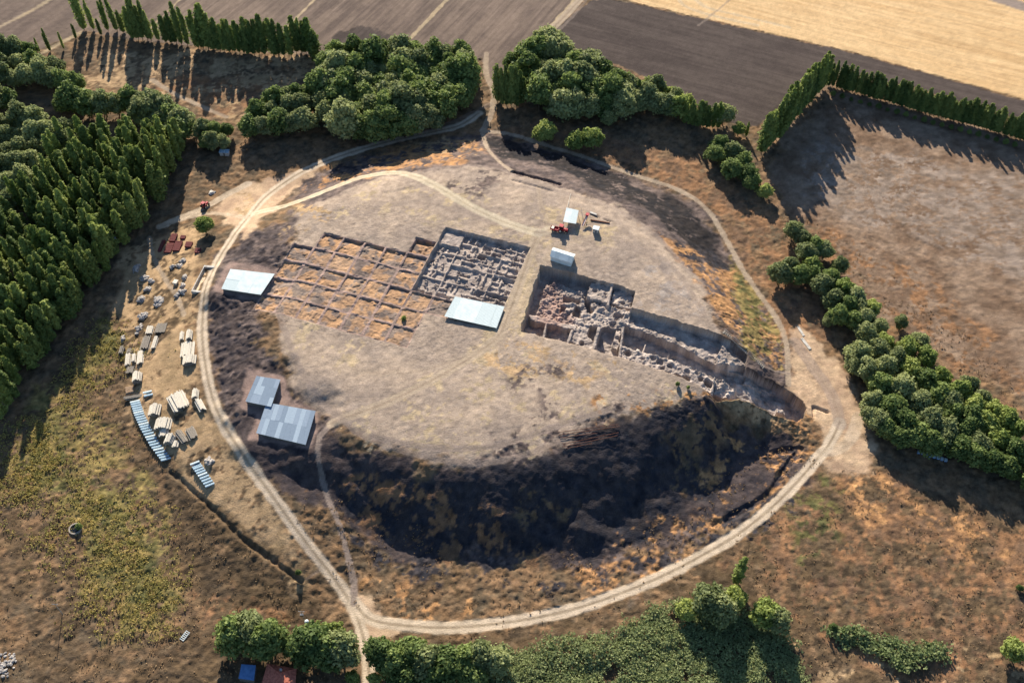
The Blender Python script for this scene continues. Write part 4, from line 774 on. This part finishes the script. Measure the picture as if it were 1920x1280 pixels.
# small canopy and cabin on the mound top
g0 = gat(1070, 412); z = g0[2]; P = np.array([at(u, v, z + 2.6) for u, v in ((1062,390),(1085,395),(1080,419),(1056,415))])
t = shed(P, [z + 2.8, z + 2.8, z + 2.4, z + 2.4], z, 'white flat canopy on posts behind the red tractor on the mound top', 'canopy', M_WHITE, 2, 1, False, name='canopy')
for q in ((1066,389),(1090,397),(1092,408)): a = at(q[0], q[1], z); child(MB().tube((a[0], a[1], z - .3), (a[0], a[1], z + 3.4), .07), 'pole', M_CREAM, t)
g0 = gat(1117, 434); z = g0[2]; t = thing('cabin', (g0[0], g0[1], z), 'small white box cabin casting a long shadow, right of the canopy', 'cabin', None, PHI)
MB().box((0, 0, 1.1), (2.4, 2.0, 2.2)).build('wall', M_CONC, t); MB().box((0, 0, 2.3), (2.8, 2.4, .15)).build('roof', M_WHITE, t); MB().box((.2, -1.02, .9), (.8, .06, 1.8)).build('door', M_METAL, t); MB().box((-.7, -1.02, 1.5), (.5, .05, .5)).build('window', M_GLASS, t)
# ------------------------------------------------------------------ vehicles and machines on the mound
def wheel(t, x, y, r, w_=.35):
    o = MB().tube((x, y - w_ / 2, r), (x, y + w_ / 2, r), r, n=16).build('wheel', M_RUBBER, t); MB().tube((x, y - w_ / 2 - .02, r), (x, y + w_ / 2 + .02, r), r * .5, n=12).build('rim', M_CONC, o)
def tractor(u, v, ang, label, s=1.0):
    g0 = gat(u, v); t = thing('tractor', (g0[0], g0[1], g0[2]), label, 'tractor', None, ang); t.scale = (s, s, s)
    MB().box((.9, 0, 1.15), (1.7, .8, .8), top=.85).box((-.3, 0, .85), (1.4, .7, .5)).build('body', M_RED, t)
    MB().box((-.55, 0, 2.0), (1.2, 1.3, 1.1), top=.85).build('cab', M_GLASS, t); MB().box((-.55, 0, 2.62), (1.35, 1.4, .12)).build('cab_roof', M_RED, t)
    for sy in (-1, 1): wheel(t, -.65, sy * .85, .8, .4); wheel(t, 1.35, sy * .7, .48, .28); MB().box((-.65, sy * .85, 1.68), (1.3, .45, .1)).build('fender', M_RED, t)
    MB().tube((1.1, .25, 1.5), (1.1, .25, 2.3), .05).build('exhaust', M_METAL, t)
tractor(1055, 434, PHI, 'red tractor with a dark cab, parked in front of the white canopy', 1.35)
g0 = gat(1041, 432); t = thing('farm_trailer', g0, 'dark red tipping trailer hitched behind the red tractor on the mound', 'trailer', None, PHI)
MB().box((0, 0, 1.0), (4.2, 2.1, .15)).box((0, 1.02, 1.35), (4.2, .07, .6)).box((0, -1.02, 1.35), (4.2, .07, .6)).box((2.07, 0, 1.35), (.07, 2, .6)).box((-2.07, 0, 1.5), (.07, 2, .9)).build('bed', M_RED, t)
MB().tube((2, 0, .8), (3.3, 0, .7), .06).build('drawbar', M_METAL, t); MB().box((-1.2, 0, 1.45), (1.2, 1.7, .5)).build('load', M_CREAM, t)
for sx in (-1, .2): wheel(t, sx, .95, .42); wheel(t, sx, -.95, .42)
g0 = gat(1097, 418); t = thing('conveyor', g0, 'narrow red and white sieving machine with a sloping belt, between canopy and cabin', 'machine', None, R(68))
MB().box((0, 0, 1.8), (6.5, .8, .16), ry=-.22).build('belt', M_CREAM, t); MB().box((0, .45, 1.95), (6.5, .1, .3), ry=-.22).box((0, -.45, 1.95), (6.5, .1, .3), ry=-.22).build('side_rail', M_RED, t)
MB().tube((-1.5, .4, 0), (-.5, .4, 1.8), .07).tube((-1.5, -.4, 0), (-.5, -.4, 1.8), .07).tube((1.6, .4, 0), (1.2, .4, 2.0), .07).tube((1.6, -.4, 0), (1.2, -.4, 2.0), .07).build('frame', M_METAL, t); MB().box((2.6, 0, 2.9), (1.2, 1.2, .8), top=1.3).build('hopper', M_RED, t)
for sy in (-1, 1): wheel(t, -.2, sy * .6, .4, .2)
tractor(385, 388, R(60), 'small red tractor on the track left of the road junction, seen far from the mound', 1.25)
for u0, v0, u1, v1, w_, h_, mt, lb, nm in ((1106,399,1119,404,.9,.5,M_CONC,'pale concrete beam lying above the long dark plank on the mound top','concrete_beam'), (1107,413,1143,419,.4,.5,M_RUST,'long dark plank lying right of the sieving machine','plank'), (1063,392,1070,364,.12,.1,M_CREAM,'long pale pole lying behind the white canopy','pole'), (1496,612,1507,630,1.1,.25,M_CONC,'short white slab lying beside the right track','concrete_slab'), (1503,634,1519,655,1.3,.25,M_CONC,'longer white slab lying beside the right track','concrete_slab')):
    a, b = gat(u0, v0), gat(u1, v1); d = b - a; L_ = np.hypot(d[0], d[1]); c_ = (a + b) / 2; zz = max(gz(c_[0], c_[1]), c_[2] - .3)
    m = MB().box((0, 0, h_ / 2), (L_, w_, h_)); m.box((L_ * .48, 0, h_ + .03), (L_ * .03, w_ * .9, .06)); m.box((-L_ * .45, 0, h_ + .03), (L_ * .03, w_ * .9, .06))
    o = m.build(nm, mt); o.location = (c_[0], c_[1], zz); o.rotation_euler = (0, -math.atan2(d[2], L_), math.atan2(d[1], d[0])); tag(o, lb, nm.replace('_', ' '))
k = 0
for (u0, v0, u1, v1) in ((1046,812,1160,797), (1048,817,1162,801), (1050,822,1120,813), (1056,834,1160,812), (1054,839,1158,818), (1062,842,1110,832)):
    a, b = gat(u0, v0), gat(u1, v1); k += 1; a[2] = gz(*a[:2]) + .6; b[2] = gz(*b[:2]) + .6; c_ = (a + b) / 2
    o = MB().tube(a - c_, b - c_, .11, n=8).tube(a - c_ - (b - a) * .002, a - c_ + (b - a) * .01, .16, n=8).build('rusty_pipe', M_RUST); o.location = c_
    tag(o, f'long rusty pipe at the head of the dark slope, {nth(k)} from the top', 'pipe', 'rusty pipes on the slope')
# stairs with railing down the right side of the mound
a, b = gat(1356, 622), gat(1432, 690); t = thing('staircase', a, 'narrow stairway with a white railing running down the right end of the mound', 'staircase'); m = MB(); n = 26; d = b - a; an = math.atan2(d[1], d[0])
for i in range(n): p = d * ((i + .5) / n); m.box((p[0], p[1], p[2] + .25), (np.hypot(*d[:2]) / n * .8, 1.6, .3), rz=an)
m.build('step', M_GREYW, t); nn = np.array([-math.sin(an), math.cos(an), 0]) * .9
for sgn in (-1, 1):
    m = MB(); m.tube(nn * sgn + (0, 0, 1.2), d + nn * sgn + (0, 0, 1.2), .05)
    for i in range(n + 1): p = d * (i / n) + nn * sgn; m.tube(p, p + (0, 0, 1.2), .04, n=5)
    m.build('railing', M_CONC, t)
# ------------------------------------------------------------------ storage yard
def stack(u, v, wpx, hpx, dr, H, mat, label, rnd=.35, group='pale stacks in the storage yard', dia=.34):
    g0 = gat(u, v, H * .5); z = gz(g0[0], g0[1]); a = gat(u, v); b = gat(u + dr[0], v + dr[1]); an = math.atan2(b[1] - a[1], b[0] - a[0])
    L_ = hpx * .32; W = wpx * .235; n = max(3, int(W / dia)); rr = random.Random(int(u * 7 + v)); t = thing('pole_stack', (g0[0], g0[1], z), label, 'stack', group, an)
    lay = max(2, int(H / .45)); m = MB(); tp = MB()
    for k in range(lay):
        zz = (k + .5) * H / lay
        for i in range(n):
            y_ = (i + .5) / n - .5; top = H * (1 - rnd * (2 * y_) ** 2 * 1.6)
            if zz > top: continue
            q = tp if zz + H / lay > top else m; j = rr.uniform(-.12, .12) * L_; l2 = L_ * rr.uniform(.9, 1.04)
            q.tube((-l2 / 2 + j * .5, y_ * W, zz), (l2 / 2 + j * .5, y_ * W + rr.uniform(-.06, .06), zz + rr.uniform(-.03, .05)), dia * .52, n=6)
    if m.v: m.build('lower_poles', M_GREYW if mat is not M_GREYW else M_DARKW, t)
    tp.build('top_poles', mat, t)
up = (9, -30); st = (3, -30); ti = (-14, -26)
for a in [(281,619,14,13,up,1.1,M_CREAM,'small pale stack touching the left side of the topmost grey stack'), (303,615,23,16,up,1.2,M_GREYW,'wide grey striped stack at the top of the yard, above the pale tilted ones'), (274,642,18,21,up,1.2,M_GREYW,'wide grey-cream stack of long poles just below the topmost grey one'), (290,642,9,20,up,1.,M_CREAM,'narrow stack against the right side of the wide grey-cream one'),
          (341,630,8,13,st,1.6,M_CREAM,'small cream stack, left of the top pair beside the road'), (354.5,628,11,15,st,2.4,M_CREAM,'tall cream stack, right of the top pair beside the road'), (352,654,24,23,st,1.5,M_CREAM,'largest bright cream stack beside the road, between the top pair and a dark-fronted one'), (355,674,23,14,st,2.6,M_CREAM,'cream stack with a dark front below the largest one beside the road'),
          (240,674,10,20,st,1.4,M_CREAM,'long narrow cream stack, left of three side by side at the yard edge'), (251,671,8,13,st,1.7,M_CREAM,'short cream stack, middle of three side by side at the yard edge'), (263,670,12,21,st,1.2,M_CREAM,'long cream stack, right of three side by side at the yard edge'), (228,657,8,12,up,1.8,M_GREYW,'small grey stack alone at the outer left edge of the yard'),
          (245,657,15,6,up,.7,M_GREYW,'low thin grey stack above the three side by side'), (245,693,17,11,up,.9,M_GREYW,'low grey stack below the three side by side'), (257,707,16,14,st,3.4,M_CREAM,'very tall pale stack with a black shaded front at the yard edge'), (335,751,32,27,ti,1.8,M_CREAM,'big tilted stack of ragged cream poles in the middle of the lower yard'),
          (366,738,12,13,st,2.0,M_CREAM,'small cream stack near the road, right of the big tilted one'), (375,759,12,19,ti,1.6,M_CREAM,'narrow tilted cream stack near the road below a small one'), (290,768,20,16,(6,-30),2.6,M_CREAM,'cream stack with a dark front, uppermost beside the long blue row'), (306,794,28,16,(6,-30),2.2,M_CREAM,'wide arched cream stack beside the middle of the long blue row'),
          (307,810,15,12,(6,-30),1.6,M_CREAM,'small cream stack tucked under the wide arched one'), (318,823,17,13,(10,-30),2.8,M_CREAM,'tall cream stack with dark left front near lower end of long blue row'), (329,832,11,9,(6,-30),1.6,M_CREAM,'tiny cream stack at the right foot of the tall dark-fronted one'), (340,818,12,21,(-18,-24),1.4,M_GREYW,'narrow oblique grey-white stack, left of the two lowest ones right of the blue row'),
          (360,811,18,17,(-14,-26),1.2,M_GREYW,'ragged oblique grey-white stack, rightmost of the lowest ones')]: stack(*a)
stack(243,731,19,10,(30,-12),1.3,M_TAN,'tan plank stack just above the long blue row'); stack(250,744,9,22,(30,-10),1.0,M_GREYW,'long flat grey stack touching the top of the blue row')
def bars(pts, dr, L_, label, group, nm='metal_trough'):
    for i, (u, v) in enumerate(pts):
        a = gat(u, v); b = gat(u + dr[0], v + dr[1]); an = math.atan2(b[1] - a[1], b[0] - a[0]); z = gz(a[0], a[1])
        t = thing(nm, (a[0], a[1], z), label(i, len(pts)), 'trough', group, an); m = MB().box((0, 0, .42), (L_, .75, .55), top=.92); m.build('body', M_PBLUE, t)
        m = MB()
        for k in range(5): m.box((-L_ / 2 + (k + .5) * L_ / 5, 0, .74), (L_ / 5 * .9, .7, .07), ry=random.uniform(-.03, .03))
        m.build('lid', M_PBLUE if i % 5 else M_WHITE, t); MB().box((-L_ * .4, 0, .07), (.2, .6, .14)).box((L_ * .4, 0, .07), (.2, .6, .14)).build('foot', M_DARKW, t)
cv = lambda P, n: [(float(np.interp(s, np.linspace(0, 1, len(P)), [p[0] for p in P])), float(np.interp(s, np.linspace(0, 1, len(P)), [p[1] for p in P]))) for s in np.linspace(0, 1, n)]
bars(cv([(254,754),(262,778),(274,804),(291,834),(312,862)], 25), (20, -8), 3.9, lambda i, n: f'pale blue-grey trough, {nth(i + 1)} from the top of the long curved row', 'troughs of the long blue row')
bars(cv([(366,869),(379,888),(394,910)], 10), (20, -11), 3.6, lambda i, n: f'pale blue trough, {nth(i + 1)} from the top of the short row by the ditch', 'troughs of the short blue row')
bars([(277,736),(279,742)], (20, -8), 3.6, lambda i, n: ['upper', 'lower'][i] + ' one of the two blue troughs lying apart beside the tan plank stack', None)
def rubble(u, v, wpx, hpx, n, label, mat=M_STONE, sz=.8, H=1.0, group='grey heaps around the yard'):
    g0 = gat(u, v); z = gz(g0[0], g0[1]); m = MB(); rr = random.Random(int(u * 3 + v)); W, D = wpx * .2, hpx * .26
    for i in range(n):
        a = rr.uniform(0, 6.28); q = rr.random() ** .6; s = sz * rr.uniform(.5, 1.25); m.blob((math.cos(a) * q * W / 2, math.sin(a) * q * D / 2, s * .25 + H * (1 - q) * .7), (s * rr.uniform(.8, 1.9), s, s * .7), rr.random())
    o = m.build('stone_heap', mat); o.location = (g0[0], g0[1], z); tag(o, label, 'heap', group)
for a in [(255,506,11,22,26,'elongated grey heap at the edge of the plantation shadow, topmost on the left'), (271,522,15,10,22,'bright grey stone heap just right of the elongated topmost one'), (284,528,10,7,12,'small flat heap touching the right of the bright grey one'), (278,544,11,13,16,'small grey heap alone below the bright pair'), (266,562,14,13,24,'scattered stone heap left of the largest grey heap'), (297,566,22,22,50,'largest grey heap of slabs in the middle of the upper yard'), (269,593,20,14,34,'dark-edged stone heap below the scattered one'), (260,617,12,22,26,'long dark stone heap left of the topmost pole stacks'),
          (324,501,11,8,16,'dark small heap left of the pale flat one, below the red stacks'), (335,499,14,8,14,'pale flat heap between two dark ones below the red stacks'), (344,490,12,10,18,'grey heap uppermost on the right below the red stacks'), (346,521,6,10,9,'thin dark heap left of the rectangular basin'), (342,537,9,9,10,'faint grey heap left of the basin foot'), (343,548,13,9,18,'brighter heap lowest beside the basin'), (334,554,8,8,12,'small heap lowest left beside the path fork'), (231,636,8,14,12,'faint dark heap above the lone outer grey stack'), (392,866,12,10,22,'loose pale rubble between the short blue row and the road')]: rubble(*a)
rubble(8,1248,40,40,60,'pale rock pile in the lower left corner', M_STONE, .6, .3); rubble(397,362,10,8,16,'white stone pile above the small red tractor', M_CONC, .8, .8)
# white crate, grey box
g0 = gat(330, 531); t = thing('crate', g0, 'small cream box standing alone beside the yard path', 'box', None, R(-15)); MB().box((0, 0, .6), (1.7, 2.0, 1.2)).build('body', M_CREAM, t); MB().box((0, 0, 1.24), (1.9, 2.2, .1)).build('lid', M_CREAM, t)
# brick stacks
def bricks(u, v, wpx, hpx, dr, label, mat=M_BRICK, H=1.0):
    g0 = gat(u, v, H / 2); z = gz(g0[0], g0[1]); a = gat(u, v); b = gat(u + dr[0], v + dr[1]); an = math.atan2(b[1] - a[1], b[0] - a[0]); L_, W = hpx * .36, wpx * .26; m = MB(); n = max(3, int(L_ / .62))
    for i in range(n): m.box((-L_ / 2 + (i + .5) * L_ / n, 0, H / 2 + random.uniform(-.04, .04)), (L_ / n * .68, W * random.uniform(.94, 1), H))
    m.box((0, 0, H * .35), (L_, W * .9, H * .7)); o = m.build('brick_stack', mat); o.location = (g0[0], g0[1], z); o.rotation_euler = (0, 0, an); tag(o, label, 'brick stack', 'red-brown stacks near the round tree')
for a in [(317,465,13,17,(9,-20),'striped red-brown brick stack, left of the two front ones'), (333,462,13,17,(9,-20),'dark red brick stack, right of the two front ones'), (325,446,11,14,(9,-20),'red brick stack directly behind the front left one'), (303,461,6,20,(9,-20),'narrow shaded red stack left of the front pair'), (354,459,12,9,(9,-20),'greyish-pink low brick stack right of the front pair'), (343,445,9,6,(9,-20),'small broken red stack behind the right front one'), (371,470,10,8,(9,-20),'faint scattered red stack closest to the basin')]: bricks(*a)
# basin
z = gat(383, 523)[2]; P = [at(u, v, z + 1.0) for u, v in ((383,497),(407,499),(383,549),(358,546))]; c_ = sum(P) / 4; t = thing('concrete_basin', (c_[0], c_[1], z), 'long rectangular concrete basin with sand in it, left of the ring road', 'basin'); Q = [c_ + (p - c_) * .88 for p in P]
for i in range(4):
    j = (i + 1) % 4; m = MB().slab([(*P[i], z + 1.0), (*P[j], z + 1.0), (*Q[j], z + 1.0), (*Q[i], z + 1.0)][::-1], 1.6); child(m, 'wall', M_CONC, t)
n = 14; V = []
for i in range(n + 1):
    for j in range(n + 1):
        p = (Q[0] * (1 - i / n) + Q[1] * i / n) * (1 - j / n) + (Q[3] * (1 - i / n) + Q[2] * i / n) * j / n; V.append((p[0], p[1], z - .4 + .5 * i / n + .15 * random.random()))
o = link('sand', npmesh('sand', V, np.array([(a * (n + 1) + b, a * (n + 1) + b + 1, (a + 1) * (n + 1) + b + 1, (a + 1) * (n + 1) + b) for a in range(n) for b in range(n)])[:, ::-1], M_SAND, None, True), t); o.matrix_parent_inverse = Matrix.Translation(t.location).inverted()
# hut in the shade, well, water tank, poles
g0 = gat(422, 290); t = thing('hut', g0, 'small hut with a pale blue flat roof in the tree shade above the junction', 'hut', None, R(-2)); MB().box((0, 0, 1.1), (4.4, 2.3, 2.2)).build('wall', M_CONC, t); MB().box((0, 0, 2.28), (4.9, 2.8, .14)).build('roof', M_PBLUE, t); MB().box((.3, 0, 2.38), (.25, 2.8, .08)).build('ridge_strip', M_WHITE, t); MB().box((0, -1.17, .95), (.8, .06, 1.9)).build('door', M_DARKW, t)
g0 = gat(212, 452); t = thing('water_tank', g0, 'bluish tank lying beside a dark pond in the plantation shadow', 'tank', None, R(20)); MB().tube((-1.6, 0, 1.1), (1.6, 0, 1.1), 1.0, n=16).build('body', M_PBLUE, t, False); MB().box((-1, 0, .2), (.3, 1.6, .4)).box((1, 0, .2), (.3, 1.6, .4)).build('cradle', M_CONC, t)
g0 = gat(142, 992); t = thing('well', g0, 'round stone-rimmed well in the lower left scrub', 'well'); m = MB()
for i in range(20): a = i * math.pi / 10; m.box((2.1 * math.cos(a), 2.1 * math.sin(a), .3), (.5, .68, .9), rz=a)
m.build('rim', M_GREYW, t); MB().tube((0, 0, -.2), (0, 0, .35), 1.95, n=20).build('water', M_GLASS, t)
g0 = gat(577, 1170); t = thing('gas_tank', g0, 'small white upright tank left of the three thin trees', 'tank'); MB().tube((0, 0, .3), (0, 0, 2.6), .7, n=14).tube((0, 0, 2.6), (0, 0, 2.9), .7, .25, 14).build('body', M_WHITE, t); MB().box((0, 0, .15), (1.7, 1.7, .3)).build('plinth', M_CONC, t)
def upole(u, v, h, label, trafo):
    g0 = gat(u, v); t = thing('utility_pole', g0, label, 'utility pole'); MB().tube((0, 0, -.3), (0, 0, h), .17, .11).build('pole', M_GREYW, t); MB().box((0, 0, h - .4), (2.2, .14, .14)).build('crossarm', M_METAL, t)
    for x in (-.9, 0, .9): MB().tube((x, 0, h - .33), (x, 0, h), .07).build('insulator', M_CONC, t)
    if trafo: MB().box((0, -.5, h - 2), (1.1, .7, 1.1)).tube((-.3, -.5, h - 1.4), (-.3, -.5, h - 1.1), .07).tube((.3, -.5, h - 1.4), (.3, -.5, h - 1.1), .07).build('transformer', M_METAL, t)
upole(572, 1166, 9, 'pole carrying a grey transformer, above the small white tank', True); upole(117, 1150, 8, 'bare utility pole in the lower left meadow', False)
g0 = gat(347, 1192); t = thing('pallet_frame', g0, 'white slatted frame lying on the lower left meadow', 'frame', None, R(62)); MB().box((0, .7, .3), (3.6, .2, .2)).box((0, -.7, .3), (3.6, .2, .2)).build('rail', M_WHITE, t); m = MB()
for i in range(6): m.box((-1.6 + i * .64, 0, .42), (.2, 1.6, .08))
m.build('slat', M_WHITE, t)
# right edge boxes
for i in range(8):
    u, v = 1722 + i * 7.2, 849 + i * 2.1; g0 = gat(u, v); t = thing('beehive', g0, f'white-topped blue hive box, {nth(i + 1)} from the left in the shaded row of hives', 'beehive', 'hives in the shaded row', R(-12)); MB().box((0, 0, .45), (1.0, 1.1, .8)).build('body', M_BLUEROOF, t); MB().box((0, 0, .9), (1.15, 1.3, .12)).build('lid', M_WHITE, t); MB().box((0, -.57, .2), (.5, .04, .1)).build('entrance', M_DARKW, t)
# bottom buildings
g0 = gat(463, 1262); P = np.array([at(u, v, 2.6) for u, v in ((453,1245),(480,1247),(476,1275),(447,1271))]); shed(P, [2.9, 2.9, 2.5, 2.5], 0, 'small shed with a bright blue roof at the bottom edge', 'shed', M_BLUEROOF, 3, 1)
P = [at(u, v, 3.2) for u, v in ((501,1243),(556,1253),(552,1312),(484,1306))]; c_ = sum(P) / 4; t = thing('tiled_house', (c_[0], c_[1], 0), 'house with a hipped red tile roof cut by the bottom edge', 'house'); r1 = at(524, 1262, 5.6); r2_ = at(518, 1290, 5.6)
for q in ([P[0], P[1], r1], [P[1], P[2], r2_, r1], [P[2], P[3], r2_], [P[3], P[0], r1, r2_]):
    nz_ = [(*p, 5.6 if (p is r1 or p is r2_) else 3.2) for p in q]; child(MB().face(nz_[::-1]), 'roof_slope', M_TILE, t)
for a, b in ((r1, P[0]), (r1, P[1]), (r1, r2_), (r2_, P[2]), (r2_, P[3])): child(MB().tube((*a, 5.62), (*b, 5.62 if b is r2_ else 3.22), .14, n=6), 'ridge_tiles', M_TILE, t)
W_ = [c_ + (p - c_) * .88 for p in P]
for i in range(4): a, b = W_[i], W_[(i + 1) % 4]; child(MB().face([(*a, -.3), (*b, -.3), (*b, 3.3), (*a, 3.3)]), 'wall', M_CREAM, t)
g0 = at(527, 1256, 5); m = MB().box((g0[0], g0[1], 5), (.7, .7, 1.8)); child(m, 'chimney', M_STONE, t)
